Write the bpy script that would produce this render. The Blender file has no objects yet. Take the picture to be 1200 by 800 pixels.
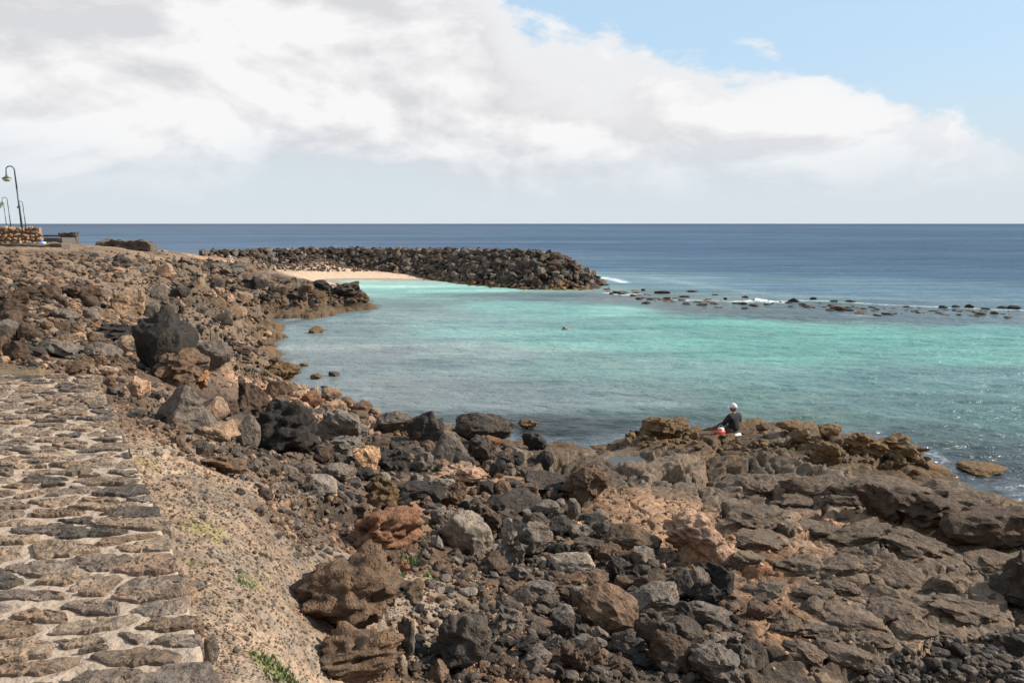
import bpy, bmesh, math, random
import numpy as np
from mathutils import Vector, Matrix, Euler

random.seed(7)
RNG = np.random.default_rng(11)
R = math.radians
C = bpy.context.scene.collection
SC = bpy.context.scene

# ------------------------------------------------------------------ camera
F_PX, CAM_Z = 960.0, 6.4
PITCH = math.atan((400 - 262) / F_PX)
cam_d = bpy.data.cameras.new('camera')
cam_d.sensor_width = 36.0
cam_d.lens = F_PX / 1200 * 36.0
cam_d.clip_start = 0.1
cam_d.clip_end = 100000
cam = bpy.data.objects.new('camera', cam_d)
C.objects.link(cam)
cam.location = (0, 0, CAM_Z)
cam.rotation_euler = (math.pi / 2 - PITCH, R(-0.0), 0)
SC.camera = cam

# ------------------------------------------------------------------ exposure, sun, sky
SC.view_settings.view_transform = 'Standard'
SC.view_settings.look = 'None'
SC.view_settings.exposure = 0.8
SC.view_settings.gamma = 1.0
SUN_AZ, SUN_EL = 83.0, 34.0          # azimuth clockwise from +Y (the view direction)
sd = Vector((math.sin(R(SUN_AZ)) * math.cos(R(SUN_EL)), math.cos(R(SUN_AZ)) * math.cos(R(SUN_EL)), math.sin(R(SUN_EL))))
sun_d = bpy.data.lights.new('sun', 'SUN')
sun_d.energy = 5.0
sun_d.angle = R(0.5)
sun_d.color = (1.0, 0.92, 0.80)
sun = bpy.data.objects.new('sun', sun_d)
C.objects.link(sun)
sun.rotation_euler = sd.to_track_quat('Z', 'Y').to_euler()

world = bpy.data.worlds.new('World')
SC.world = world
world.use_nodes = True
nt = world.node_tree
nt.nodes.clear()
N, L = nt.nodes, nt.links


def mk(tree):
    def n(t, **kw):
        o = tree.nodes.new(t)
        for k, v in kw.items():
            if k.startswith('i_'):
                o.inputs[k[2:].replace('_', ' ')].default_value = v
            else:
                setattr(o, k, v)
        return o
    return n


def math_n(tree, op, a, b=None, c=None, clamp=False):
    o = tree.nodes.new('ShaderNodeMath')
    o.operation = op
    o.use_clamp = clamp
    for i, v in enumerate((a, b, c)):
        if v is None:
            continue
        if isinstance(v, (int, float)):
            o.inputs[i].default_value = v
        else:
            tree.links.new(v, o.inputs[i])
    return o.outputs[0]


def mix_n(tree, fac, a, b, blend='MIX'):
    o = tree.nodes.new('ShaderNodeMix')
    o.data_type = 'RGBA'
    o.blend_type = blend
    o.clamp_factor = True
    for k, v in ((0, fac), (6, a), (7, b)):
        if isinstance(v, (int, float)):
            o.inputs[k].default_value = v
        elif isinstance(v, tuple):
            o.inputs[k].default_value = (*v, 1) if len(v) == 3 else v
        else:
            tree.links.new(v, o.inputs[k])
    return o.outputs[2]


def maprange(tree, v, a, b, c=0.0, d=1.0, smooth=True):
    o = tree.nodes.new('ShaderNodeMapRange')
    o.interpolation_type = 'SMOOTHSTEP' if smooth else 'LINEAR'
    o.inputs[1].default_value, o.inputs[2].default_value = a, b
    o.inputs[3].default_value, o.inputs[4].default_value = c, d
    tree.links.new(v, o.inputs[0])
    return o.outputs[0]


def noise_n(tree, vec, scale, detail=6, rough=0.55, dist=0.0, dims='3D'):
    o = tree.nodes.new('ShaderNodeTexNoise')
    o.noise_dimensions = dims
    o.inputs['Scale'].default_value = scale
    o.inputs['Detail'].default_value = detail
    o.inputs['Roughness'].default_value = rough
    o.inputs['Distortion'].default_value = dist
    if vec is not None:
        tree.links.new(vec, o.inputs['Vector'])
    return o.outputs['Fac']


n = mk(nt)
out = n('ShaderNodeOutputWorld')
bg = n('ShaderNodeBackground')
bg.inputs['Strength'].default_value = 0.1
L.new(bg.outputs[0], out.inputs[0])
sky = n('ShaderNodeTexSky', sky_type='NISHITA', sun_disc=False)
sky.sun_elevation = R(SUN_EL)
sky.sun_rotation = R(SUN_AZ)
sky.altitude = 0
sky.air_density = 1.0
sky.dust_density = 1.4
sky.ozone_density = 1.2
tc = n('ShaderNodeTexCoord')
sep = n('ShaderNodeSeparateXYZ')
L.new(tc.outputs['Generated'], sep.inputs[0])
X, Y, Z = sep.outputs
az = math_n(nt, 'ARCTAN2', X, Y)
el = math_n(nt, 'ARCSINE', Z)
# cloud coordinates on a flat layer seen in perspective
def cloud_vec(ox, oz):
    c_ = n('ShaderNodeCombineXYZ')
    L.new(math_n(nt, 'ADD', X, ox), c_.inputs[0])
    L.new(Y, c_.inputs[1])
    L.new(math_n(nt, 'MULTIPLY', math_n(nt, 'ADD', Z, oz), 2.1), c_.inputs[2])
    return c_.outputs[0]


cv = cloud_vec(0, 0)
cvo = cloud_vec(.022, .020)
big = noise_n(nt, cv, 2.2, 3, 0.5)
puff = noise_n(nt, cv, 4.6, 9, 0.54, 0.25)
puffo = noise_n(nt, cvo, 4.6, 9, 0.54, 0.25)
puff2 = noise_n(nt, cv, 16.0, 6, 0.6)
# upper edge of the cloud bank as a function of the azimuth
fc = n('ShaderNodeFloatCurve')
azn = maprange(nt, az, -1.6, 1.6, 0, 1, smooth=False)
L.new(azn, fc.inputs['Value'])
cu = fc.mapping.curves[0]
pts = [(-1.6, .95), (-.62, .95), (-.25, .62), (-.10, .38), (-.03, .29), (0.0, .232), (.03, .208), (.1, .197), (.2, .196), (.3, .188), (.36, .176), (.44, .148), (.49, .122), (.56, .09), (.8, .085), (1.6, .12)]
while len(cu.points) > 2:
    cu.points.remove(cu.points[1])
cu.points[0].location = ((pts[0][0] + 1.6) / 3.2, pts[0][1])
cu.points[1].location = ((pts[-1][0] + 1.6) / 3.2, pts[-1][1])
for a, e in pts[1:-1]:
    cu.points.new((a + 1.6) / 3.2, e)
for p in cu.points:
    p.handle_type = 'VECTOR'
fc.mapping.update()
edge = fc.outputs[0]
nz = math_n(nt, 'ADD', math_n(nt, 'MULTIPLY', math_n(nt, 'SUBTRACT', puff, 0.5), 0.20),
            math_n(nt, 'MULTIPLY', math_n(nt, 'SUBTRACT', puff2, 0.5), 0.06))
inside = math_n(nt, 'SUBTRACT', math_n(nt, 'ADD', edge, nz), math_n(nt, 'ADD', el, 0.012))
top_m = maprange(nt, inside, -0.003, 0.016)
top_m = math_n(nt, 'MULTIPLY', top_m, maprange(nt, inside, -.01, .05, .82, 1.0))
# wisps in the clear part
wis = noise_n(nt, cv, 2.1, 6, 0.62, 0.6)
wisp = math_n(nt, 'MULTIPLY', maprange(nt, wis, 0.62, 0.80), 0.5)
dens = math_n(nt, 'MAXIMUM', top_m, wisp)
# base of the bank melts into pale haze towards the horizon
base = math_n(nt, 'ADD', el, math_n(nt, 'MULTIPLY', math_n(nt, 'SUBTRACT', puff, 0.5), 0.10))
base_m = maprange(nt, base, 0.010, 0.115)
dens = math_n(nt, 'MULTIPLY', dens, base_m)
# cloud shading: bright billows, greyer undersides
relief_s = math_n(nt, 'MULTIPLY', math_n(nt, 'SUBTRACT', puff, puffo), 6.5)
shade = math_n(nt, 'ADD', relief_s, math_n(nt, 'MULTIPLY', math_n(nt, 'SUBTRACT', big, 0.5), 2.0))
shade_f = maprange(nt, math_n(nt, 'ADD', shade, 0.45), -0.15, 0.75, smooth=False)
near_edge = maprange(nt, inside, 0.01, 0.12, 0.75, 0.0)
sf = math_n(nt, 'MAXIMUM', shade_f, near_edge)
ccol = mix_n(nt, sf, (4.05, 4.08, 4.22), (5.4, 5.38, 5.4))

# blue sky, lifted a little by thin high haze
skyc = mix_n(nt, 0.80, sky.outputs[0], (3.0, 4.2, 5.3))
hz = mix_n(nt, maprange(nt, el, 0.0, 0.20), (3.95, 4.35, 4.65), skyc)
final = mix_n(nt, dens, hz, ccol)
below = maprange(nt, el, -0.02, 0.0)
final = mix_n(nt, below, (1.9, 2.5, 2.9), final)
L.new(final, bg.inputs['Color'])

# ------------------------------------------------------------------ pixel rays (used only to find places in the world)


def ray(px, py):
    u, v = (px - 600) / F_PX, (400 - py) / F_PX
    c, s = math.cos(PITCH), math.sin(PITCH)
    return np.array((u, c + v * s, -s + v * c))


def P(px, py, z=0.0):
    d = ray(px, py)
    t = (z - CAM_Z) / d[2]
    return np.array((d[0] * t, d[1] * t, z))


def PD(px, dist, z):
    d = ray(px, 262)
    k = dist / d[1]          # dist is the depth along the view axis
    return np.array((d[0] * k, d[1] * k, z))


# ------------------------------------------------------------------ noise
def h32(a, b, c=0, seed=0):
    with np.errstate(over='ignore'):
        a = np.asarray(a).astype(np.int64).astype(np.uint32)
        b = np.asarray(b).astype(np.int64).astype(np.uint32)
        c = np.asarray(c).astype(np.int64).astype(np.uint32)
        x = a * np.uint32(374761393) + b * np.uint32(668265263) + c * np.uint32(2147483647) + np.uint32((seed * 1274126177 + 12345) & 0xffffffff)
        x = (x ^ (x >> np.uint32(13))) * np.uint32(1274126177)
        x = (x ^ (x >> np.uint32(16))) * np.uint32(2246822519)
        x = x ^ (x >> np.uint32(15))
    return x.astype(np.float64) / 4294967295.0


def vn2(x, y, seed=0):
    ix, iy = np.floor(x), np.floor(y)
    fx, fy = x - ix, y - iy
    r = 0
    ux, uy = fx * fx * fx * (fx * (fx * 6 - 15) + 10), fy * fy * fy * (fy * (fy * 6 - 15) + 10)
    res = []
    for dx in (0, 1):
        for dy in (0, 1):
            a = h32(ix + dx, iy + dy, 0, seed) * 6.2831853
            res.append(np.cos(a) * (fx - dx) + np.sin(a) * (fy - dy))
    a = res[0] + (res[2] - res[0]) * ux
    b = res[1] + (res[3] - res[1]) * ux
    return (a + (b - a) * uy) * 1.5


def fbm2(x, y, o=5, seed=0, g=0.5, ridge=False):
    t, amp, s = 0, 1.0, 0
    for i in range(o):
        v = vn2(x, y, seed + i * 17)
        if ridge:
            v = 1 - 2 * np.abs(v) - 0.4
        t = t + amp * v
        s += amp
        amp *= g
        x, y = x * 2.03 + 11.3, y * 2.03 + 5.1
    return t / s


def vn3(p, seed=0):
    i = np.floor(p)
    f = p - i
    u = f * f * (3 - 2 * f)
    t = 0
    for dx in (0, 1):
        for dy in (0, 1):
            for dz in (0, 1):
                w = (u[:, 0] if dx else 1 - u[:, 0]) * (u[:, 1] if dy else 1 - u[:, 1]) * (u[:, 2] if dz else 1 - u[:, 2])
                t = t + w * h32(i[:, 0] + dx, i[:, 1] + dy, i[:, 2] + dz, seed)
    return t * 2 - 1


def fbm3(p, o=4, seed=0, g=0.5):
    t, a = 0, 1.0
    for k in range(o):
        t = t + a * vn3(p, seed + k * 31)
        a *= g
        p = p * 2.07 + 3.7
    return t


def cell2(x, y, seed=0):
    ix, iy = np.floor(x), np.floor(y)
    f1 = np.full(x.shape, 9.0)
    f2 = np.full(x.shape, 9.0)
    idv = np.zeros(x.shape)
    ddx = np.zeros(x.shape)
    ddy = np.zeros(x.shape)
    for dx in (-1, 0, 1):
        for dy in (-1, 0, 1):
            cx, cy = ix + dx, iy + dy
            qx = cx + h32(cx, cy, 1, seed) - x
            qy = cy + h32(cx, cy, 2, seed) - y
            d = np.sqrt(qx * qx + qy * qy)
            m = d < f1
            f2 = np.where(m, f1, np.minimum(f2, d))
            idv = np.where(m, h32(cx, cy, 3, seed), idv)
            ddx = np.where(m, qx, ddx)
            ddy = np.where(m, qy, ddy)
            f1 = np.where(m, d, f1)
    return f1, f2, idv, ddx, ddy


def sstep(a, b, x):
    t = np.clip((x - a) / (b - a), 0, 1)
    return t * t * (3 - 2 * t)


# ------------------------------------------------------------------ terrain control points: (px, py, z, kind); kinds give ground colour and roughness
KIND = {  # albedo, relief amplitude, pitting
    'G': ((.36, .295, .235), .03, .2), 'D': ((.185, .133, .098), .12, .3), 'L': ((.170, .136, .106), .44, .25),
    'C': ((.40, .265, .175), .18, 1.0), 'O': ((.14, .098, .058), .22, .5), 'S': ((.80, .64, .50), .0, 0),
    'K': ((.085, .070, .058), .18, .4), 'B': ((.21, .125, .075), .20, .6), 'T': ((.24, .178, .13), .06, .2),
}
CT = []
for a in [
    # gravel strip beside the paved wall
    (250, 790, 4.15, 'G'), (310, 760, 4.05, 'G'), (300, 700, 4.05, 'G'), (250, 650, 4.15, 'G'), (280, 600, 4.0, 'G'), (210, 570, 4.2, 'G'), (190, 530, 4.2, 'G'), (160, 500, 4.2, 'D'), (260, 560, 3.9, 'G'),
    (350, 610, 3.5, 'D'), (340, 650, 3.6, 'G'), (470, 680, 2.95, 'G'), (500, 700, 2.85, 'G'), (490, 750, 2.9, 'G'), (310, 640, 3.8, 'G'),
    (130, 455, 4.15, 'D'), (180, 480, 3.9, 'D'), (120, 440, 4.15, 'D'), (220, 520, 3.8, 'D'), (300, 545, 3.3, 'K'), (360, 570, 3.0, 'K'),
    # far end of wall, left slope
    (0, 432, 4.3, 'T'), (50, 425, 4.25, 'D'), (60, 400, 4.1, 'K'), (0, 395, 4.2, 'K'), (20, 365, 4.3, 'D'), (0, 340, 4.7, 'D'), (60, 335, 4.55, 'D'), (40, 315, 4.9, 'D'), (0, 312, 5.0, 'D'), (0, 300, 4.9, 'D'), (70, 300, 4.6, 'D'),
    (120, 410, 3.9, 'K'), (120, 380, 3.7, 'B'), (150, 390, 3.5, 'B'), (110, 350, 3.9, 'D'), (170, 400, 3.2, 'D'), (200, 430, 3.1, 'K'), (175, 365, 3.3, 'T'), (130, 325, 4.1, 'T'), (200, 340, 3.0, 'L'), (160, 310, 4.1, 'T'), (100, 310, 4.4, 'T'),
    (230, 380, 2.5, 'L'), (260, 370, 2.1, 'K'), (250, 345, 2.6, 'O'), (230, 325, 3.0, 'L'), (270, 325, 2.5, 'K'), (200, 305, 3.7, 'T'), (240, 303, 3.3, 'C'), (290, 305, 2.6, 'L'),
    (120, 296, 4.6, 'T'), (160, 296, 4.4, 'T'), (60, 292, 4.9, 'T'), (100, 290, 4.8, 'T'), (200, 295, 4.0, 'T'),
    (280, 400, 1.7, 'L'), (310, 410, .9, 'O'), (270, 420, 2.3, 'L'), (300, 385, .7, 'O'), (270, 385, 1.6, 'L'), (310, 435, .9, 'O'), (270, 450, 2.4, 'D'), (300, 460, 1.7, 'C'), (240, 470, 3.1, 'D'), (350, 465, 1.1, 'C'),
    (290, 490, 2.6, 'K'), (340, 490, 1.8, 'K'), (380, 480, .9, 'C'), (420, 490, .5, 'C'), (400, 510, 1.2, 'K'), (450, 520, .8, 'K'), (370, 530, 2.0, 'K'),
    # cape
    (300, 345, 1.5, 'L'), (350, 345, 1.2, 'L'), (390, 340, 1.2, 'K'), (415, 346, .9, 'K'), (330, 357, .7, 'O'), (390, 354, .6, 'O'), (280, 350, 1.8, 'L'), (300, 332, 1.9, 'L'), (340, 332, 1.3, 'K'), (370, 331, 1.4, 'K'),
    # centre
    (500, 545, 1.3, 'K'), (450, 560, 2.0, 'K'), (400, 590, 2.8, 'K'), (550, 530, .7, 'K'), (620, 535, .45, 'L'), (580, 560, 1.1, 'C'), (520, 580, 1.8, 'C'), (450, 610, 2.6, 'B'), (500, 630, 2.3, 'B'), (560, 600, 1.5, 'K'),
    (440, 650, 2.9, 'B'), (400, 660, 3.25, 'G'), (400, 720, 3.2, 'G'), (360, 790, 3.6, 'G'), (430, 790, 3.2, 'B'), (500, 790, 2.9, 'K'), (600, 790, 2.6, 'B'), (580, 700, 2.3, 'D'), (560, 730, 2.6, 'D'), (600, 640, 1.7, 'K'), (640, 600, 1.1, 'K'), (640, 700, 2.0, 'D'), (680, 740, 2.05, 'K'), (740, 790, 2.1, 'K'),
    # platform and crust
    (700, 540, .45, 'L'), (680, 570, .75, 'C'), (740, 590, .8, 'C'), (800, 600, .85, 'C'), (720, 620, 1.2, 'C'), (800, 640, 1.2, 'C'), (850, 630, 1.0, 'C'), (760, 560, .5, 'L'), (820, 570, .55, 'L'), (900, 560, .6, 'L'), (860, 590, .65, 'L'), (760, 540, .35, 'L'),
    (720, 525, .35, 'L'), (770, 515, .45, 'O'), (830, 512, .55, 'O'), (870, 515, .6, 'O'), (920, 520, .65, 'L'), (960, 520, .7, 'O'), (960, 550, .7, 'L'), (1010, 540, .5, 'O'), (1060, 540, .35, 'O'), (1000, 580, .6, 'L'), (1060, 590, .6, 'L'), (1040, 565, .35, 'O'),
    (900, 620, .95, 'L'), (960, 630, .9, 'C'), (900, 660, 1.15, 'B'), (1000, 640, .95, 'L'), (860, 680, 1.35, 'C'), (960, 680, 1.1, 'L'), (920, 720, 1.45, 'B'), (880, 760, 1.75, 'L'), (940, 790, 1.6, 'L'), (1000, 740, 1.3, 'L'), (1040, 790, 1.2, 'L'), (1080, 700, .95, 'L'), (1100, 640, .8, 'L'),
    (1160, 620, .6, 'L'), (1180, 680, .75, 'L'), (1130, 740, .95, 'L'), (1190, 740, .8, 'L'), (1120, 790, 1.0, 'L'), (1190, 790, 1.0, 'K'), (800, 700, 1.65, 'K'), (820, 760, 1.9, 'K'), (780, 670, 1.45, 'K'), (700, 660, 1.6, 'K'), (1200, 600, .25, 'O'), (1150, 585, .3, 'O'), (1090, 565, .12, 'O'), (1250, 640, .5, 'L'), (1300, 720, .8, 'L'), (1350, 620, .2, 'O'),
    # beach
    (300, 320, .3, 'S'), (340, 322, .2, 'S'), (400, 323, .12, 'S'), (460, 323, .12, 'S'), (520, 322, .2, 'S'), (500, 317, .5, 'S'), (535, 318, .5, 'S'), (520, 314, .8, 'S'), (320, 309, .95, 'K'), (400, 310, .85, 'K'), (450, 311, .75, 'K'), (330, 316, .4, 'S'), (380, 317, .4, 'S'), (430, 317, .4, 'S'), (470, 315, .5, 'S'), (290, 300, 2.1, 'K'), (370, 298, 2.4, 'K'),
]:
    CT.append((*P(a[0], a[1], a[2])[:2], a[2], a[3]))
for px, py, z in [  # sea bed (surface pixel, depth)
    (300, 372, -.02), (330, 368, -.1), (400, 360, -.1), (434, 356, -.05), (345, 385, -.5), (318, 402, -.02), (335, 398, -.15), (340, 420, -.2), (322, 425, -.02), (345, 440, -.12), (345, 452, -.05), (390, 462, -.1), (420, 472, -.06), (460, 488, -.05), (500, 495, -.15), (560, 498, -.12), (520, 500, -.02),
    (600, 508, -.05), (650, 515, -.06), (700, 517, -.04), (740, 508, -.05), (790, 498, -.1), (850, 497, -.1), (920, 494, -.1), (980, 500, -.15), (1040, 512, -.15), (1080, 525, -.12), (1110, 545, -.06), (1150, 566, -.05), (1200, 583, -.05), (1150, 545, -.12), (1190, 560, -.25), (1100, 515, -.7), (1200, 520, -1.2),
    (420, 400, -1.2), (420, 440, -.7), (470, 470, -.7), (600, 490, -.7), (700, 495, -.8), (850, 470, -1.3), (500, 420, -1.5), (700, 440, -2), (1000, 460, -2), (600, 380, -2.5), (900, 400, -2.8), (1200, 440, -2.8),
    (560, 335, -.3), (620, 345, -.4), (700, 350, -.3), (560, 355, -2), (430, 333, -.5), (700, 375, -2),
    (1350, 560, -1), (1500, 600, -1.5), (1500, 450, -3)]:
    CT.append((*P(px, py, 0)[:2], z, 'O'))
for px, py, z in [(330, 328, -.12), (400, 330, -.15), (450, 330, -.2), (500, 330, -.2), (540, 328, -.15), (450, 345, -1.1), (520, 345, -1.4), (365, 326, .05), (430, 326, .0), (480, 326, .03), (310, 322, .15)]:
    CT.append((*P(px, py, 0)[:2], z, 'S'))
for px, d, z, k in [(-40, 57, 4.9, 'D'), (20, 60, 5.0, 'D'), (20, 90, 5.0, 'D'), (-60, 90, 5.1, 'D'), (45, 75, 4.8, 'D'), (70, 70, 4.7, 'T'), (130, 72, 4.3, 'T'), (190, 80, 3.6, 'C'), (60, 100, 1.5, 'K'), (120, 92, 1.0, 'K'), (180, 100, .5, 'K'), (235, 118, .0, 'K'),
                    (300, 130, -1, 'O'), (500, 128, -2, 'O'), (640, 115, -3, 'O'), (720, 100, -2.5, 'O'), (900, 75, -1, 'O'), (1100, 75, -1.2, 'O'), (160, 135, -3, 'O'), (50, 150, -3, 'O'), (-200, 110, 5, 'D'), (-200, 160, 4, 'D'), (-400, 60, 5, 'D'), (-400, 25, 5, 'D'), (-100, 30, 5, 'D'), (-150, 15, 4.6, 'D'), (-150, 8, 4.2, 'D'),
                    (800, 90, -4, 'O'), (1000, 90, -4, 'O'), (1250, 90, -4, 'O'), (850, 140, -6, 'O'), (1250, 140, -6, 'O'), (400, 160, -6, 'O')]:
    CT.append((*PD(px, d, z)[:2], z, k))
# sub-surface bar the reef rocks stand on
for px, py in [(740, 350), (800, 356), (880, 358), (960, 361), (1050, 364), (1130, 367), (1200, 368), (1300, 370)]:
    CT.append((*P(px, py, 0)[:2], -.18, 'O'))
for a, d, z, k in [(-70, 4, 4.1, 'G'), (-70, 40, 5, 'D'), (-90, 10, 4.6, 'D'), (-120, 6, 4.6, 'D'), (-90, 100, 5, 'D'), (180, 5, 4.6, 'D'), (-180, 5, 4.6, 'D'), (180, 100, 6, 'D'), (-180, 100, 6, 'D'), (120, 6, 3.6, 'D'), (60, 4, 3.0, 'K'), (90, 5, 3.2, 'D'), (60, 8, 1.5, 'L'), (90, 12, 1.6, 'L'), (60, 14, .2, 'O'), (75, 20, -.6, 'O'), (60, 30, -2, 'O'), (100, 30, -1, 'O'), (120, 60, -2, 'O'), (45, 3, 3.2, 'K'), (0, 2.2, 4.1, 'G'), (-40, 1.5, 4.1, 'G'), (30, 3.5, 3.1, 'K'), (80, 120, -5, 'O'), (150, 60, 3, 'D'), (0, 1.0, 4.1, 'G')]:
    CT.append((d * math.sin(R(a)), d * math.cos(R(a)), z, k))

cxy = np.array([(c[0], c[1]) for c in CT])
cz = np.array([c[2] for c in CT])
AZS = 1.6


def uv_of(x, y):
    return np.stack((np.arctan2(x, y) * AZS, np.log(np.hypot(x, y) + 1e-6)), -1)


cuv = uv_of(cxy[:, 0], cxy[:, 1])
Dm = np.sqrt(((cuv[:, None] - cuv[None]) ** 2).sum(-1))
wz = np.linalg.solve(Dm + np.eye(len(cz)) * -0.0015, cz)
kinds = list(KIND)
kid = np.array([kinds.index(c[3]) for c in CT])
KALB = np.array([KIND[k][0] for k in kinds])
KAMP = np.array([KIND[k][1] for k in kinds])
KPIT = np.array([KIND[k][2] for k in kinds])

# tide pools: px, py, w px, h px
POOLS = [(740, 539, 50, 17), (785, 564, 26, 13), (829, 571, 22, 7), (957, 606, 20, 7), (988, 604, 18, 7), (1032, 555, 14, 8), (625, 541, 24, 7), (932, 675, 16, 5)]


def base_fields(x, y):
    """smooth height, albedo, relief amplitude, pitting"""
    q = uv_of(x, y)
    zz = np.zeros(len(x))
    W = np.zeros((len(x), len(kinds)))
    q2 = q.copy()
    q2[:, 0] += 0.05 * fbm2(x * .9, y * .9, 4, 5)
    q2[:, 1] += 0.05 * fbm2(x * .9 + 40, y * .9, 4, 6)
    for s in range(0, len(x), 60000):
        e = min(len(x), s + 60000)
        d = np.sqrt((q[s:e, None, 0] - cuv[None, :, 0]) ** 2 + (q[s:e, None, 1] - cuv[None, :, 1]) ** 2)
        zz[s:e] = d @ wz
        d2 = (q2[s:e, None, 0] - cuv[None, :, 0]) ** 2 + (q2[s:e, None, 1] - cuv[None, :, 1]) ** 2
        w = 1.0 / (d2 + 1e-4) ** 2.2
        for k in range(len(kinds)):
            W[s:e, k] = w[:, kid == k].sum(1)
    W /= W.sum(1, keepdims=True)
    return zz, W @ KALB, W @ KAMP, W @ KPIT, W


def relief(x, y, r):
    """fractured lava: tilted blocks, long towards the sea, parted by crevices, with fine grain on top"""
    ca, sa = math.cos(-0.12), math.sin(-0.12)
    wx = x + .22 * fbm2(x * 1.1, y * .8, 3, 21)
    wy = y + .30 * fbm2(x * 1.1 + 9, y * .8, 3, 22)
    u, v = (wx * ca - wy * sa) * 1.35, (wx * sa + wy * ca) * 1.0
    h = 0
    cr = 0
    tone = 0
    for k, (s, a) in enumerate(((.46, 1.0), (1.2, .30), (3.4, .06))):
        f1, f2, idv, dx, dy = cell2(u * s, v * s, 50 + k)
        t1 = h32(np.floor(idv * 1e6), 3, 0, 7) - .2
        t2 = h32(np.floor(idv * 1e6), 5, 0, 7) - .5
        h = h + a * ((idv - .5) * .85 - dx * t1 * 1.5 + dy * t2 * 1.1)
        cr = cr - (.95, .42, .06)[k] * (1 - sstep(0.0, .055 + .035 * k, f2 - f1)) * sstep(-.40, .05, vn2(x * .8 + k * 9, y * .8, 99))
        tone = tone + a * (idv - .5)
    h = h + .16 * fbm2(x * 1.3, y * 1.0, 5, 77, .45, True) + .06 * fbm2(x * 7, y * 5, 4, 78, .6)
    return h, cr, tone


# wall footprint (paved wall) edge polyline at z = WALL_Z
WALL_Z = 4.8
EDGE = [P(px, py, WALL_Z)[:2] for px, py in ((110, 441), (122, 470), (146, 520), (171, 580), (202, 645), (222, 710), (240, 800))]
EDGE += [EDGE[-1] + (EDGE[-1] - EDGE[-2]) / np.linalg.norm(EDGE[-1] - EDGE[-2]) * 2.2]

# terrain grid, finer where the camera looks
ang = np.concatenate((np.linspace(-180, -60, 40)[:-1], np.linspace(-60, -36, 60)[:-1], np.linspace(-36, 36, 530)[:-1], np.linspace(36, 60, 60)[:-1], np.linspace(60, 180, 40)))
rad = np.concatenate((np.geomspace(.6, 3, 16)[:-1], np.geomspace(3, 6, 120)[:-1], np.geomspace(6, 13, 270)[:-1], np.geomspace(13, 30, 235)[:-1], np.geomspace(30, 80, 160)[:-1], np.geomspace(80, 170, 60)[:-1], np.geomspace(170, 30000, 20)))
AA, RR = np.meshgrid(np.radians(ang), rad, indexing='ij')
TX, TY = (RR * np.sin(AA)).ravel(), (RR * np.cos(AA)).ravel()
far = sstep(140, 170, RR.ravel())
TB, TCOL, TAMP, TPIT, TW = base_fields(TX, TY)
TB = TB * (1 - far) + -8 * far
hh, crv, tone = relief(TX, TY, RR.ravel())
rr = RR.ravel()
amp = TAMP * (1 + .9 * sstep(20, 60, rr)) * (1 - far)
under = sstep(.05, -.5, TB)
amp = amp * (1 - .6 * under) * (1 - sstep(.08, .3, TW[:, kinds.index('S')]))
land_low = sstep(.5, 0.1, TB)
disp = amp * (hh + crv * 1.1)
pit = TPIT * (1 - sstep(25, 45, rr))
pn = fbm2(TX * 9, TY * 9, 4, 91, .6)
disp = disp - pit * .035 * sstep(.05, .5, pn) - pit * .05 * sstep(.1, .35, fbm2(TX * 3.1, TY * 3.1, 3, 92))
disp = disp + .006 * fbm2(TX * 18, TY * 18, 3, 95) * (1 - sstep(15, 25, rr))
TZ = TB + disp
# keep ground under the paved wall
# tide pools
pool_info = []
for (px, py, w, h) in POOLS:
    d0 = np.argmin([abs(math.hypot(*(P(px, py, z)[:2])) * 0 + z - float(base_fields(np.array([P(px, py, z)[0]]), np.array([P(px, py, z)[1]]))[0][0])) for z in np.arange(.1, 2, .1)])
    z0 = .1 + .1 * d0
    c = P(px, py, z0)
    m = math.hypot(c[0], c[1]) / F_PX
    a = w * m / 2
    depth_px = (P(px, py - h / 2, z0)[1] - P(px, py + h / 2, z0)[1]) / 2
    pool_info.append((c[0], c[1], z0 - .10, a, depth_px))
for (x0, y0, z0, a, b) in pool_info:
    m = (np.abs(TX - x0) < a * 3.2) & (np.abs(TY - y0) < b * 3.2)
    e = np.sqrt(((TX[m] - x0) / a) ** 2 + ((TY[m] - y0) / b) ** 2) + .75 * fbm2(TX[m] * 1.9, TY[m] * 1.9, 4, 3)
    k = sstep(2.7, 1.7, e)
    rim = z0 + .012 + .06 * np.maximum(0, fbm2(TX[m] * 2.3, TY[m] * 2.3, 3, 8))
    TZ[m] = np.maximum(TZ[m], rim * k + TZ[m] * (1 - k))
    kk = sstep(1.25, .85, e)
    TZ[m] = TZ[m] * (1 - kk) + (z0 - .06 + .05 * fbm2(TX[m] * 3.1, TY[m] * 3.1, 3, 9)) * kk
TZg = TZ.reshape(AA.shape)
lr = np.log(rad)


def height(x, y):
    a = np.degrees(np.arctan2(x, y))
    r = np.hypot(x, y)
    fa = np.interp(a, ang, np.arange(len(ang)))
    fr = np.interp(r, rad, np.arange(len(rad)))
    i = np.clip(fa.astype(int), 0, len(ang) - 2)
    j = np.clip(fr.astype(int), 0, len(rad) - 2)
    u, v = fa - i, fr - j
    return (TZg[i, j] * (1 - u) * (1 - v) + TZg[i + 1, j] * u * (1 - v) + TZg[i, j + 1] * (1 - u) * v + TZg[i + 1, j + 1] * u * v)


TS = np.geomspace(2.2, 140, 900)


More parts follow.
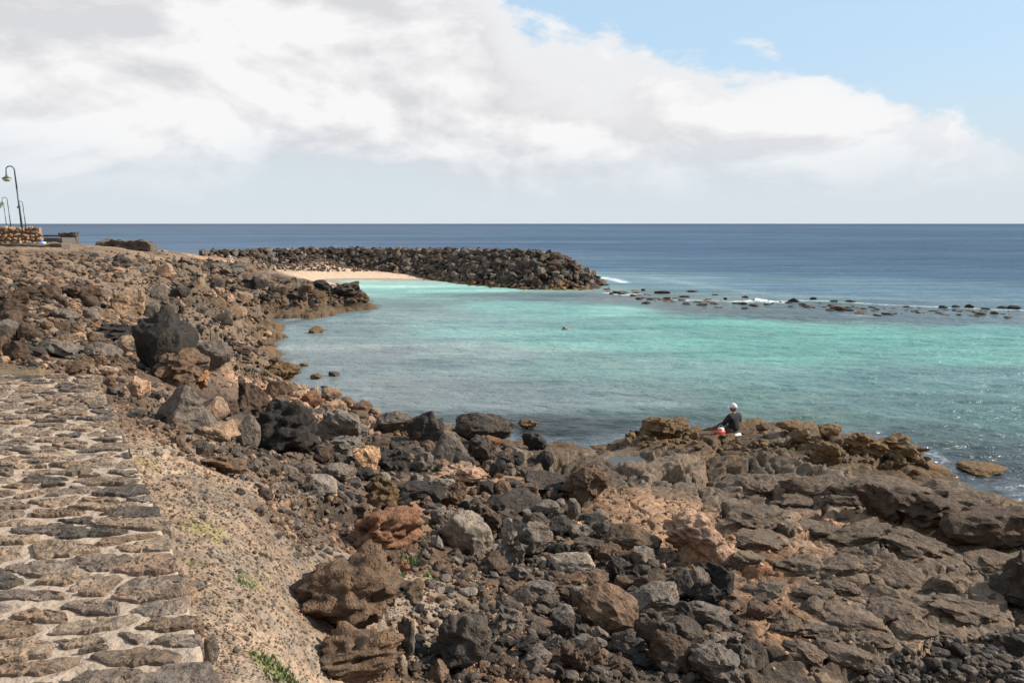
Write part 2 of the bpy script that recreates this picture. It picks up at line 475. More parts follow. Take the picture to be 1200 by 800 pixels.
def ground(px, py):
    """where the sight line through these photo pixels first meets the ground"""
    px, py = np.atleast_1d(px).astype(float), np.atleast_1d(py).astype(float)
    d = np.stack([ray(a, b) for a, b in zip(px, py)])
    outp = np.zeros((len(px), 3))
    for s in range(0, len(px), 2000):
        dd = d[s:s + 2000]
        k = np.hypot(dd[:, 0], dd[:, 1])[:, None]
        x, y, z = dd[:, :1] / k * TS, dd[:, 1:2] / k * TS, CAM_Z + dd[:, 2:] / k * TS
        hgt = np.maximum(height(x, y), 0.0)
        hit = z <= hgt
        i = np.argmax(hit, 1)
        i[~hit.any(1)] = len(TS) - 1
        q = np.arange(len(i))
        outp[s:s + 2000] = np.stack((x[q, i], y[q, i], hgt[q, i]), -1)
    return outp


# ------------------------------------------------------------------ mesh helpers
def mesh_np(name, V, F, mat=None, smooth=True, col=None, attrs=None):
    me = bpy.data.meshes.new(name)
    V = np.asarray(V, dtype=np.float32)
    F = np.asarray(F, dtype=np.int32)
    k = F.shape[1]
    me.vertices.add(len(V))
    me.vertices.foreach_set('co', V.ravel())
    me.loops.add(F.size)
    me.loops.foreach_set('vertex_index', F.ravel())
    me.polygons.add(len(F))
    me.polygons.foreach_set('loop_start', np.arange(0, F.size, k, dtype=np.int32))
    me.polygons.foreach_set('loop_total', np.full(len(F), k, dtype=np.int32))
    me.polygons.foreach_set('use_smooth', np.full(len(F), smooth, dtype=bool))
    if col is not None:
        a = me.color_attributes.new('Col', 'FLOAT_COLOR', 'POINT')
        c4 = np.ones((len(V), 4), dtype=np.float32)
        c4[:, :3] = col
        a.data.foreach_set('color', c4.ravel())
    for nm, v in (attrs or {}).items():
        a = me.attributes.new(nm, 'FLOAT', 'POINT')
        a.data.foreach_set('value', np.asarray(v, dtype=np.float32))
    me.update(calc_edges=True)
    me.validate()
    if mat:
        me.materials.append(mat)
    return me


def link(name, me, parent=None):
    o = bpy.data.objects.new(name, me)
    C.objects.link(o)
    if parent is not None:
        o.parent = parent
    return o


def tag(o, label=None, cat=None, group=None, kind=None):
    if label:
        o['label'] = label
    if cat:
        o['category'] = cat
    if group:
        o['group'] = group
    if kind:
        o['kind'] = kind
    return o


def empty(name, loc, rz=0):
    o = bpy.data.objects.new(name, None)
    o.empty_display_size = .2
    C.objects.link(o)
    o.location = loc
    o.rotation_euler = (0, 0, rz)
    return o


def from_bm(name, bm, mat, parent=None, smooth=False):
    me = bpy.data.meshes.new(name)
    bm.normal_update()
    bm.to_mesh(me)
    bm.free()
    if smooth:
        for p in me.polygons:
            p.use_smooth = True
    me.materials.append(mat)
    return link(name, me, parent)


# ------------------------------------------------------------------ materials
def new_mat(name):
    m = bpy.data.materials.new(name)
    m.use_nodes = True
    m.node_tree.nodes.clear()
    t = m.node_tree
    o = t.nodes.new('ShaderNodeOutputMaterial')
    p = t.nodes.new('ShaderNodeBsdfPrincipled')
    t.links.new(p.outputs[0], o.inputs[0])
    return m, t, p, o


def simple(name, col, rough=.6, metal=0, spec=.4, var=.25, scale=30, bump=.003):
    m, t, p, o = new_mat(name)
    g = t.nodes.new('ShaderNodeNewGeometry')
    f = noise_n(t, g.outputs['Position'], scale, 5, .6)
    d = tuple(c * (1 - var) for c in col)
    b = tuple(min(1, c * (1 + var)) for c in col)
    t.links.new(mix_n(t, f, d, b), p.inputs['Base Color'])
    p.inputs['Roughness'].default_value = rough
    p.inputs['Metallic'].default_value = metal
    p.inputs['Specular IOR Level'].default_value = spec
    if bump:
        bn = t.nodes.new('ShaderNodeBump')
        bn.inputs['Distance'].default_value = bump
        t.links.new(f, bn.inputs['Height'])
        t.links.new(bn.outputs[0], p.inputs['Normal'])
    return m


def rock_mat(name, source, bump=.03, scale=1.0):
    """volcanic rock: base colour from the object's or the vertices' own colour, grain, vesicles and pale crust"""
    m, t, p, o = new_mat(name)
    g = t.nodes.new('ShaderNodeNewGeometry')
    pos = g.outputs['Position']
    if source == 'object':
        src = t.nodes.new('ShaderNodeObjectInfo').outputs['Color']
    else:
        a = t.nodes.new('ShaderNodeAttribute')
        a.attribute_name = 'Col'
        src = a.outputs['Color']
    n1 = noise_n(t, pos, 2.6 * scale, 8, .62, .4)
    n2 = noise_n(t, pos, 10 * scale, 7, .62, .5)
    n3 = noise_n(t, pos, 45 * scale, 3, .6)
    vor = t.nodes.new('ShaderNodeTexVoronoi')
    vor.inputs['Scale'].default_value = 34 * scale
    vor.inputs['Randomness'].default_value = 1
    t.links.new(pos, vor.inputs['Vector'])
    ves = maprange(t, vor.outputs['Distance'], .12, .42)
    vmask = maprange(t, n1, .42, .6)
    c = mix_n(t, maprange(t, n1, .3, .7), src, mix_n(t, 1.0, src, (1.5, 1.30, 1.12), 'MULTIPLY'))
    c = mix_n(t, math_n(t, 'MULTIPLY', maprange(t, n2, .56, .42), .55), c, mix_n(t, 1.0, src, (.42, .40, .40), 'MULTIPLY'))
    c = mix_n(t, math_n(t, 'MULTIPLY', maprange(t, n2, .60, .74), .42), c, (.40, .31, .23))
    c = mix_n(t, math_n(t, 'MULTIPLY', maprange(t, n3, .55, .42), .35), c, mix_n(t, 1.0, c, (.5, .5, .5), 'MULTIPLY'))
    c = mix_n(t, 1.0, c, (.62, .60, .575), 'MULTIPLY')
    t.links.new(c, p.inputs['Base Color'])
    p.inputs['Roughness'].default_value = .85
    p.inputs['Specular IOR Level'].default_value = .25
    hsum = math_n(t, 'ADD', math_n(t, 'MULTIPLY', n2, 1.0), math_n(t, 'MULTIPLY', n3, .22))
    hsum = math_n(t, 'ADD', hsum, math_n(t, 'MULTIPLY', n1, 1.6))
    hsum = math_n(t, 'SUBTRACT', hsum, math_n(t, 'MULTIPLY', math_n(t, 'SUBTRACT', 1.0, ves), math_n(t, 'MULTIPLY', vmask, .22)))
    bn = t.nodes.new('ShaderNodeBump')
    bn.inputs['Distance'].default_value = bump
    bn.inputs['Strength'].default_value = 1.0
    t.links.new(hsum, bn.inputs['Height'])
    t.links.new(bn.outputs[0], p.inputs['Normal'])
    return m


M_ROCK = rock_mat('volcanic_rock', 'object', .055)
M_STUFF = rock_mat('loose_rock', 'vertex', .02)
M_GROUND = rock_mat('shore_rock', 'vertex', .045)

# ------------------------------------------------------------------ terrain mesh
nA, nR = AA.shape
idx = np.arange(nA * nR).reshape(nA, nR)
Fq = np.stack((idx[:-1, :-1], idx[1:, :-1], idx[1:, 1:], idx[:-1, 1:]), -1).reshape(-1, 4)[:, ::-1]
col = TCOL.copy()
v1 = fbm2(TX * .7, TY * .7, 5, 31)
v2 = fbm2(TX * 4, TY * 4, 4, 32)
tone_k = np.clip(1 + .85 * tone + .35 * v1 + .3 * v2, .35, 1.7)
smooth_kind = np.clip(TW[:, kinds.index('S')] * 1.15, 0, 1) * sstep(60, 75, rr) + TW[:, kinds.index('G')] * .6
tone_k = tone_k * (1 - smooth_kind) + smooth_kind * (1 + .15 * v2)
col *= tone_k[:, None]
# rust and grey veins
rust = sstep(.25, .6, fbm2(TX * 1.7 + 30, TY * 1.7, 4, 33))[:, None] * .5 * (1 - smooth_kind)[:, None]
col = col * (1 - rust) + col * np.array((1.35, .95, .72)) * rust
# intertidal weed band and greener algae, moss on the gravel
tide = (sstep(.38, .08, TZ) * sstep(-1.5, -.1, TZ) * (1 - smooth_kind))[:, None] * .85
col = col * (1 - tide) + np.array((.135, .09, .048)) * (1 + .5 * v2[:, None]) * tide


def splash(px, py, w, h, c, k=1.0, s=5):
    g0 = ground(px, py)[0]
    m_ = math.hypot(g0[0], g0[1]) / F_PX
    a = w * m_ / 2
    b = max(.1, (P(px, py - h / 2, g0[2])[1] - P(px, py + h / 2, g0[2])[1]) / 2)
    e = np.sqrt(((TX - g0[0]) / a) ** 2 + ((TY - g0[1]) / b) ** 2) + .9 * fbm2(TX * s, TY * s, 4, int(px))
    kk = (sstep(1.1, .5, e) * k)[:, None]
    col[:] = col * (1 - kk) + np.array(c) * kk


for a in [(240, 622, 60, 26, (.28, .30, .09), .55), (300, 683, 40, 12, (.22, .27, .07), .6), (225, 660, 40, 16, (.26, .28, .09), .5), (170, 542, 40, 14, (.36, .32, .13), .6), (320, 785, 60, 20, (.2, .26, .06), .5), (500, 680, 60, 26, (.45, .33, .2), .8),
          (1052, 580, 26, 14, (.22, .27, .04), .8), (925, 525, 20, 10, (.16, .17, .05), .6), (30, 434, 80, 8, (.30, .27, .12), .3), (960, 795, 50, 16, (.42, .3, .2), .5), (905, 740, 50, 40, (.45, .29, .18), .8), (870, 700, 30, 14, (.40, .26, .17), .6), (1080, 765, 70, 22, (.38, .30, .23), .6), (465, 507, 40, 10, (.2, .16, .03), .6), (1100, 545, 80, 16, (.26, .13, .04), .6)]:
    splash(*a)
terrain = link('lava_shore', mesh_np('lava_shore', np.stack((TX, TY, TZ), -1), Fq, M_GROUND, True, col))
tag(terrain, kind='structure')
terrain.visible_shadow = True

# ------------------------------------------------------------------ water
def lin(c):
    return tuple(((v / 255 + .055) / 1.055) ** 2.4 if v > 10 else v / 255 / 12.92 for v in c)


WC = []
for px, py, c in [
    (-100, 263.5, (26, 76, 122)), (600, 263.5, (24, 78, 124)), (1300, 263.5, (24, 76, 122)),
    (100, 272, (40, 94, 136)), (400, 274, (44, 100, 140)), (800, 275, (38, 94, 136)), (1100, 275, (34, 86, 130)),
    (400, 284, (50, 100, 146)), (700, 290, (40, 92, 138)), (1000, 295, (36, 86, 132)), (1200, 300, (38, 88, 132)),
    (720, 312, (56, 112, 150)), (900, 315, (46, 102, 142)), (1150, 320, (44, 98, 138)),
    (760, 330, (90, 138, 162)), (950, 338, (76, 128, 158)), (1200, 345, (70, 122, 152)),
    (720, 350, (96, 108, 116)), (800, 362, (88, 104, 108)), (900, 368, (84, 102, 106)), (1000, 368, (84, 108, 116)), (1100, 374, (84, 112, 118)), (1200, 374, (84, 110, 118)), (650, 350, (100, 124, 132)), (600, 345, (110, 140, 144)),
    (720, 364, (104, 196, 182)), (850, 378, (76, 186, 164)), (1000, 390, (70, 182, 160)), (1200, 392, (72, 176, 158)), (600, 358, (116, 200, 188)), (540, 340, (130, 205, 194)), (470, 335, (150, 212, 200)), (400, 327, (188, 208, 190)), (520, 328, (176, 208, 192)), (340, 324, (200, 200, 176)),
    (700, 395, (92, 180, 168)), (900, 410, (76, 180, 160)), (1100, 415, (76, 176, 158)), (560, 385, (112, 176, 172)), (470, 370, (124, 156, 158)), (440, 360, (104, 140, 142)),
    (400, 385, (124, 146, 150)), (420, 420, (138, 148, 152)), (540, 420, (136, 160, 162)), (700, 430, (106, 154, 148)), (900, 440, (98, 156, 150)), (1100, 440, (92, 148, 144)), (1200, 440, (90, 144, 142)),  # near-left greys carry the silvery sky sheen in the body colour
    (450, 455, (138, 144, 146)), (600, 470, (138, 148, 150)), (750, 470, (126, 148, 146)), (900, 470, (98, 142, 132)), (1050, 480, (90, 132, 130)), (1180, 490, (70, 118, 114)), (600, 500, (62, 66, 62)), (700, 505, (60, 70, 66)), (800, 490, (74, 98, 90)), (950, 490, (80, 116, 104)), (1100, 510, (72, 96, 92)), (1180, 540, (64, 78, 74)), (1200, 570, (70, 66, 54)), (1400, 520, (70, 100, 96)), (1500, 420, (76, 160, 148))]:
    p = P(px, py)
    WC.append((p[0], p[1], *lin(c)))
WC = np.array(WC)
wuv = uv_of(WC[:, 0], WC[:, 1])


def wcolor(x, y):
    q = uv_of(x, y)
    # wind streaks and seabed patches
    q[:, 1] += .03 * fbm2(x * .05, y * .16, 4, 61) + .012 * fbm2(x * .25, y * .8, 3, 62)
    q[:, 0] += .04 * fbm2(x * .05 + 7, y * .1, 3, 63)
    D2 = ((q[:, None] - wuv[None]) ** 2)
    d2 = D2[..., 0] * .6 + D2[..., 1] * 2.2
    w = 1 / (d2 + 1.5e-4) ** 2.0
    return (w @ WC[:, 2:]) / w.sum(1, keepdims=True)


wang = np.concatenate((np.linspace(-180, -60, 30)[:-1], np.linspace(-60, -36, 30)[:-1], np.linspace(-36, 36, 310)[:-1], np.linspace(36, 60, 40)[:-1], np.linspace(60, 180, 40)))
wrad = np.concatenate((np.geomspace(8, 20, 30)[:-1], np.geomspace(20, 60, 340)[:-1], np.geomspace(60, 140, 150)[:-1], np.geomspace(140, 40000, 90)))
WA, WR = np.meshgrid(np.radians(wang), wrad, indexing='ij')
wx, wy = (WR * np.sin(WA)).ravel(), (WR * np.cos(WA)).ravel()
wr = WR.ravel()
wcol = np.concatenate([wcolor(wx[s:s + 50000], wy[s:s + 50000]) for s in range(0, len(wx), 50000)])
depth = np.maximum(0, -height(wx, wy))
depth[wr > 138] = 8
clar = sstep(.30, .0, depth)
# dark reef/weed patches seen through the lagoon
dk = fbm2(wx * .12, wy * .35, 4, 64)
gm = wcol.mean(1, keepdims=True)
open_sea = sstep(55, 85, wr + 8 * fbm2(wx * .03, wy * .03, 2, 3)) * sstep(.0, 1.0, (wy - 52) / 10)
wcol = (wcol * .57 + gm * .39) * np.array((.86, .93, .92)) * .77
wcol *= (1 - .16 * sstep(.05, .4, dk) * sstep(.4, 1.5, depth) * sstep(160, 80, wr))[:, None]
# wave relief: small wind waves in the lagoon, longer ones outside
wzv = (.10 * fbm2(wx * .55, wy * 1.5, 3, 65) + .02 * fbm2(wx * 1.7 + wy * .4, wy * 3.4, 2, 68)) * sstep(110, 50, wr) + .05 * fbm2(wx * .25, wy * .6, 3, 66) * sstep(60, 75, wr) * sstep(600, 200, wr)
foam = np.zeros(len(wx))


def foam_line(pix, width, k, s=1.0):
    pts = [P(a, b)[:2] for a, b in pix]
    best = np.full(len(wx), 99.0)
    m = (wr < 130)
    for a, b in zip(pts[:-1], pts[1:]):
        ab = b - a
        t = np.clip(((wx[m] - a[0]) * ab[0] + (wy[m] - a[1]) * ab[1]) / (ab @ ab), 0, 1)
        d = np.hypot(wx[m] - a[0] - ab[0] * t, wy[m] - a[1] - ab[1] * t)
        best[m] = np.minimum(best[m], d)
    e = best / width + .9 * fbm2(wx * s, wy * s * 1.6, 4, 67)
    foam[:] = np.maximum(foam, k * sstep(1.0, .1, e))


foam_line([(704, 325), (718, 327), (730, 331)], 1.0, .9, .9)
foam_line([(712, 343), (735, 346), (745, 344)], .7, .7, 1.2)
foam_line([(780, 351), (830, 352), (880, 354), (905, 353), (940, 352)], .6, .55, 1.0)
foam_line([(862, 354), (884, 354), (912, 354)], .75, 1.1, 1.4)
foam_line([(950, 352), (1040, 357), (1130, 361), (1200, 364)], .55, .6, .8)
foam_line([(990, 369), (1020, 371)], .5, .3, .8)
foam_line([(1088, 531), (1110, 540), (1092, 528)], .10, .35, 5)
foam_line([(760, 325), (900, 345), (1100, 352), (1250, 352)], 2.2, .10, .35)
wzv += .28 * np.exp(-(((wx - P(884, 354)[0]) / 1.3) ** 2 + ((wy - P(884, 354)[1]) / .5) ** 2)) * (1 + fbm2(wx * 3, wy * 3, 3, 5))
wz = wzv * (1 - .8 * clar)
ni, nj = WA.shape
widx = np.arange(ni * nj).reshape(ni, nj)
WF = np.stack((widx[:-1, :-1], widx[1:, :-1], widx[1:, 1:], widx[:-1, 1:]), -1).reshape(-1, 4)[:, ::-1]
# drop the parts of the sheet buried well under land
hz_ = height(wx, wy)
keep = (hz_[WF] < .6).any(1) | (wr[WF] > 138).any(1)
WF = WF[keep]

m, t, p, o = new_mat('sea_water')
a = t.nodes.new('ShaderNodeAttribute')
a.attribute_name = 'Col'
fo = t.nodes.new('ShaderNodeAttribute')
fo.attribute_name = 'foam'
cl = t.nodes.new('ShaderNodeAttribute')
cl.attribute_name = 'clarity'
g = t.nodes.new('ShaderNodeNewGeometry')
mp = t.nodes.new('ShaderNodeMapping')
mp.inputs['Scale'].default_value = (.55, 1.25, 1)
mp.inputs['Rotation'].default_value = (0, 0, R(8))
t.links.new(g.outputs['Position'], mp.inputs[0])
mp2 = t.nodes.new('ShaderNodeMapping')
mp2.inputs['Scale'].default_value = (.7, 1.3, 1)
mp2.inputs['Rotation'].default_value = (0, 0, R(-14))
t.links.new(g.outputs['Position'], mp2.inputs[0])
w1 = noise_n(t, mp.outputs[0], 1.1, 5, .6, .3)
w2 = noise_n(t, mp2.outputs[0], 4.2, 4, .6, .3)
w3 = noise_n(t, mp.outputs[0], .16, 3, .5)
hs = math_n(t, 'ADD', math_n(t, 'MULTIPLY', w1, .34), math_n(t, 'MULTIPLY', w2, .11))
hs = math_n(t, 'ADD', hs, math_n(t, 'MULTIPLY', w3, .8))
bn = t.nodes.new('ShaderNodeBump')
bn.inputs['Distance'].default_value = 1.0
bn.inputs['Strength'].default_value = .9
t.links.new(hs, bn.inputs['Height'])
# ripple light and shade, then wider streaks, painted into the body colour
mp3 = t.nodes.new('ShaderNodeMapping')
mp3.inputs['Scale'].default_value = (.05, .22, 1)
t.links.new(g.outputs['Position'], mp3.inputs[0])
w4 = noise_n(t, mp3.outputs[0], 1.0, 7, .68, .4)
mp4 = t.nodes.new('ShaderNodeMapping')
mp4.inputs['Scale'].default_value = (.004, .016, 1)
t.links.new(g.outputs['Position'], mp4.inputs[0])
w5 = noise_n(t, mp4.outputs[0], 1.0, 6, .6, .4)
cc = mix_n(t, math_n(t, 'MULTIPLY', maprange(t, w2, .42, .62), .22), a.outputs['Color'], mix_n(t, 1.0, a.outputs['Color'], (.62, .74, .78), 'MULTIPLY'))
cc = mix_n(t, math_n(t, 'MULTIPLY', maprange(t, w1, .45, .62), .25), cc, mix_n(t, 1.0, a.outputs['Color'], (.70, .80, .84), 'MULTIPLY'))
cc = mix_n(t, 1.0, cc, mix_n(t, maprange(t, w4, .38, .64), (.74, .78, .82), (1.24, 1.18, 1.15)), 'MULTIPLY')
cc = mix_n(t, 1.0, cc, mix_n(t, maprange(t, w5, .38, .64), (.70, .76, .80), (1.28, 1.20, 1.15)), 'MULTIPLY')
fn = noise_n(t, g.outputs['Position'], 5.0, 5, .7)
ff = math_n(t, 'MULTIPLY', fo.outputs['Fac'], maprange(t, fn, .35, .6), clamp=True)
cc = mix_n(t, ff, cc, (.85, .88, .9))
t.links.new(cc, p.inputs['Base Color'])
ch = t.nodes.new('ShaderNodeAttribute')
ch.attribute_name = 'chop'
t.links.new(math_n(t, 'ADD', math_n(t, 'MULTIPLY', ff, .5), math_n(t, 'MULTIPLY_ADD', ch.outputs['Fac'], .16, .27)), p.inputs['Roughness'])
t.links.new(math_n(t, 'MULTIPLY_ADD', ch.outputs['Fac'], -.38, .46), p.inputs['Specular IOR Level'])
p.inputs['IOR'].default_value = 1.333
t.links.new(bn.outputs[0], p.inputs['Normal'])
# in the shallows the bed shows through between the reflections
gl = t.nodes.new('ShaderNodeBsdfGlossy')
gl.inputs['Roughness'].default_value = .08
t.links.new(bn.outputs[0], gl.inputs['Normal'])
tr = t.nodes.new('ShaderNodeBsdfTransparent')
tr.inputs[0].default_value = (.72, .78, .70, 1)
fr = t.nodes.new('ShaderNodeFresnel')
fr.inputs['IOR'].default_value = 1.333
t.links.new(bn.outputs[0], fr.inputs['Normal'])
mx = t.nodes.new('ShaderNodeMixShader')
t.links.new(math_n(t, 'MULTIPLY', fr.outputs[0], .55), mx.inputs[0])
t.links.new(tr.outputs[0], mx.inputs[1])
t.links.new(gl.outputs[0], mx.inputs[2])
mx2 = t.nodes.new('ShaderNodeMixShader')
t.links.new(math_n(t, 'MULTIPLY', cl.outputs['Fac'], math_n(t, 'SUBTRACT', 1.0, ff)), mx2.inputs[0])
t.links.new(p.outputs[0], mx2.inputs[1])
t.links.new(mx.outputs[0], mx2.inputs[2])
t.links.new(mx2.outputs[0], o.inputs[0])
M_WATER = m
sea = link('sea_water', mesh_np('sea_water', np.stack((wx, wy, wz), -1), WF, M_WATER, True, wcol, {'foam': foam, 'clarity': clar, 'chop': open_sea}))
tag(sea, kind='structure')

m, t, p, o = new_mat('pool_water')
p.inputs['Base Color'].default_value = (.07, .065, .055, 1)
p.inputs['Roughness'].default_value = .04
p.inputs['Alpha'].default_value = .7
p.inputs['IOR'].default_value = 1.333
M_POOL = m
for (x0, y0, z0, a, b) in pool_info:
    bm = bmesh.new()
    vs = []
    for k in range(28):
        th = k / 28 * 2 * math.pi
        vs.append(bm.verts.new((x0 + a * 1.85 * math.cos(th), y0 + b * 1.85 * math.sin(th), z0)))
    bm.faces.new(vs)
    tag(from_bm('tide_pool', bm, M_POOL), kind='structure')


# ------------------------------------------------------------------ rock shapes
def ico(sub):
    bm = bmesh.new()
    bmesh.ops.create_icosphere(bm, subdivisions=sub, radius=1)
    V = np.array([v.co[:] for v in bm.verts])
    F = np.array([[v.index for v in f.verts] for f in bm.faces])
    bm.free()
    return V / np.linalg.norm(V, axis=1, keepdims=True), F


ICO = {s: ico(s) for s in (1, 2, 3, 4, 5)}


CARVE = {  # hollows and bites of the largest boulders: direction, angular size, depth
    ('crag', 5, 5): [(.55, -.8, .15, .42, .50), (-.5, -.8, -.3, .3, .22), (.1, -.9, -.6, .35, .25)],
    ('knob', 4, 5): [(.2, -.8, .2, .3, .3), (-.5, -.7, -.2, .3, .25), (.8, -.5, .3, .3, .2)],
    ('knob', 6, 5): [(.3, -.8, -.3, .3, .3), (-.4, -.8, .1, .25, .25), (.0, -.7, .6, .2, .2), (.7, -.6, .1, .2, .25)],
    ('crag', 2, 5): [(-.4, -.8, .5, .5, .3), (.7, -.6, .1, .4, .3)],
}


def rock_shape(kind, sub, seed):
    """vertices (about unit radius) and faces of one broken volcanic stone"""
    rg = np.random.default_rng(seed * 13 + hash_kind(kind))
    V, F = ICO[sub]
    nplane = {'block': 9, 'slab': 9, 'round': 14, 'pyr': 6, 'crag': 9, 'knob': 16}[kind]
    n_ = rg.normal(size=(nplane, 3))
    if kind == 'block':
        n_[:6] = np.array([(1, 0, 0), (-1, 0, 0), (0, 1, 0), (0, -1, 0), (0, 0, 1), (0, 0, -1)]) + rg.normal(size=(6, 3)) * .28
    if kind == 'slab':
        n_[:2] = np.array([(0, 0, 1), (0, 0, -1)]) + rg.normal(size=(2, 3)) * .12
    if kind == 'pyr':
        n_ = np.array([(1, .1, .45), (-1, .2, .3), (.25, 1, .5), (-.1, -1, .45), (0, 0, -1), (.6, -.7, .4)]) + rg.normal(size=(6, 3)) * .12
    n_ /= np.linalg.norm(n_, axis=1, keepdims=True)
    d_ = rg.uniform(.55, .95, nplane)
    if kind == 'round':
        d_ = rg.uniform(.78, .95, nplane)
    if kind == 'pyr':
        d_ = np.array([.42, .42, .45, .42, .6, .5])
    dot = V @ n_.T
    with np.errstate(divide='ignore'):
        rp = np.where(dot > .05, d_ / np.maximum(dot, .05), 9)
    p_ = {'block': 60, 'slab': 60, 'round': 22, 'pyr': 50, 'crag': 50, 'knob': 14}[kind]
    r_ = (np.sum(rp ** (-p_), axis=1)) ** (-1 / p_)
    for _u in range({'block': 1, 'slab': 2, 'round': 1, 'crag': 3, 'knob': 3}.get(kind, 0)):
        m_ = n_ + rg.normal(size=n_.shape) * (.45 if kind != 'slab' else .16)
        m_ /= np.linalg.norm(m_, axis=1, keepdims=True)
        off_ = rg.normal(size=3) * (.30, .30, .16)
        dd_ = np.maximum(d_ * rg.uniform(.62, .9) + m_ @ off_, .12)
        dt_ = V @ m_.T
        rq = np.where(dt_ > .05, dd_ / np.maximum(dt_, .05), 9)
        r2_ = (np.sum(rq ** (-p_), axis=1)) ** (-1 / p_)
        r_ = np.maximum(r_, np.minimum(r2_, 1.35))
    r_ = np.minimum(r_, 1.5)
    W_ = V * r_[:, None]
    amp_ = {'block': .10, 'slab': .10, 'round': .08, 'pyr': .07, 'crag': .30, 'knob': .34}[kind]
    q = W_ * 1.7 + seed * 7.1
    nn = fbm3(q, 4 if sub > 3 else 3, seed)
    if kind in ('crag', 'knob'):
        rn = 1 - 2 * np.abs(vn3(W_ * (2.6 if kind == 'crag' else 4.2) + seed, seed + 5))
        nn = nn * .6 + rn * .6
    disp_ = amp_ * nn
    W_ = W_ * (1 + disp_)[:, None]
    if kind != 'knob':   # chips struck off the surface leave flat facets and hard edges
        for _k in range({'round': 10}.get(kind, 7)):
            cn = rg.normal(size=3)
            cn /= np.linalg.norm(cn)
            pr = W_ @ cn
            lim_ = pr.max() * rg.uniform(.74, .93)
            f_ = np.where(pr > lim_, lim_ / np.maximum(pr, 1e-6), 1)
            W_ = W_ * f_[:, None]
    disp_ = np.zeros(len(W_))
    # fracture steps
    st = vn3(W_ * 2.2 + 4 + seed, seed + 9)
    disp_ += .10 * sstep(.10, .18, st) * (kind != 'round')
    sa_ = vn3(W_ * np.array((1.1, 1.1, 3.4)) + 14 + seed, seed + 19)
    disp_ += (.09 if kind in ('crag', 'knob') else .035) * (sstep(-.02, .06, sa_) - sstep(.3, .5, sa_))
    if sub >= 4:
        disp_ += .022 * fbm3(W_ * 9 + seed, 3, seed + 3)
        vv = vn3(W_ * 13, seed + 8)
        disp_ -= (.05 if kind == 'knob' else .03) * sstep(.25, .6, vv)
        # a few cracks
        ck = np.abs(vn3(W_ * np.array((1.6, 1.6, 2.8)) + 8 + seed, seed + 12))
        disp_ -= .10 * (1 - sstep(0, .06, ck))
    W_ = W_ * (1 + disp_)[:, None]
    for (cx, cy, cz_, cr_, dp_) in CARVE.get((kind, seed, sub), ()):
        c_ = np.array((cx, cy, cz_)) / math.sqrt(cx * cx + cy * cy + cz_ * cz_)
        ang_ = np.arccos(np.clip(V @ c_, -1, 1)) + .12 * vn3(V * 3, seed)
        W_ = W_ * (1 - dp_ * sstep(cr_, cr_ * .6, ang_))[:, None]
    # normalise to a unit half-extent box
    lo, hi = W_.min(0), W_.max(0)
    W_ = (W_ - (lo + hi) / 2) / ((hi - lo) / 2)
    return W_, F


def hash_kind(k):
    return sum(ord(c) * (i + 1) for i, c in enumerate(k))


_lib = {}


def rock_mesh(kind, sub, seed):
    key = (kind, sub, seed)
    if key not in _lib:
        V, F = rock_shape(kind, sub, seed)
        me = mesh_np('rock_' + kind, V, F, M_ROCK, True)
        if sub != 5:
            me.polygons.foreach_set('use_smooth', np.zeros(len(F), dtype=bool))
        _lib[key] = me
    return _lib[key]


COL = {  # real albedo per rock colour
    'black': (.040, .036, .034), 'dark grey': (.088, .076, .067), 'grey': (.185, .165, .148), 'pale grey': (.28, .25, .22), 'dark brown': (.105, .074, .054), 'brown': (.165, .115, .08),
    'tan': (.34, .25, .18), 'shelf': (.165, .130, .102), 'rust': (.25, .132, .078), 'orange': (.42, .215, .11), 'ochre': (.19, .128, .066), 'pinkish tan': (.46, .32, .235), 'sand': (.56, .37, .23),
}


def place_rock(name, px, py, w, h, shape, colour, sub=None, yaw=None, tilt=0.0, at=None, sink=.16, seed=None, dr=.8, flat=.34):
    """stand a rock where photo pixel (px, py) is the middle of its front base; w, h its outline in photo pixels"""
    g0 = ground(px, py)[0] if at is None else np.array(at)
    dist = math.hypot(g0[0], g0[1])
    m_ = math.sqrt(dist * dist + (CAM_Z - g0[2]) ** 2) / F_PX * .985
    W = w * m_
    phi = math.atan2(CAM_Z - g0[2], dist)
    Dp = W * dr
    H = (h * m_ - .55 * Dp * math.sin(phi)) / math.cos(phi)
    H = max(H, (flat if at is None else .14) * W)
    H = H / (1 - sink)
    away = np.array((g0[0], g0[1])) / dist
    cx_, cy_ = g0[0] + away[0] * Dp * .38, g0[1] + away[1] * Dp * .38
    if sub is None:
        sub = 5 if w >= 85 else 4 if w >= 30 else 3 if w >= 12 else 2
    if seed is None:
        seed = random.randint(1, 10)
    me = rock_mesh(shape, sub, seed)
    o = link(name, me)
    yw = random.choice((0, math.pi)) + random.uniform(-.35, .35) if yaw is None else yaw
    o.rotation_euler = (random.uniform(-.1, .1), tilt + random.uniform(-.08, .08), yw - math.atan2(away[0], away[1]))
    o.scale = (W / 2, Dp / 2, H / 2)
    o.location = (cx_, cy_, g0[2] + H / 2 - sink * H)
    c = COL[colour]
    j = random.uniform(.88, 1.14)
    o.color = (c[0] * j, c[1] * j, c[2] * j, 1)
    return o


HEROES = []  # (px, py, label words) of the rocks that others are described by


def hero(name, px, py, w, h, shape, colour, label, short=None, **kw):
    o = place_rock(name, px, py, w, h, shape, colour, **kw)
    tag(o, label, 'boulder' if name == 'boulder' else 'rock')
    if short:
        HEROES.append((px, py - h * .3, short))
    o['px'] = 0
    del o['px']
    return o



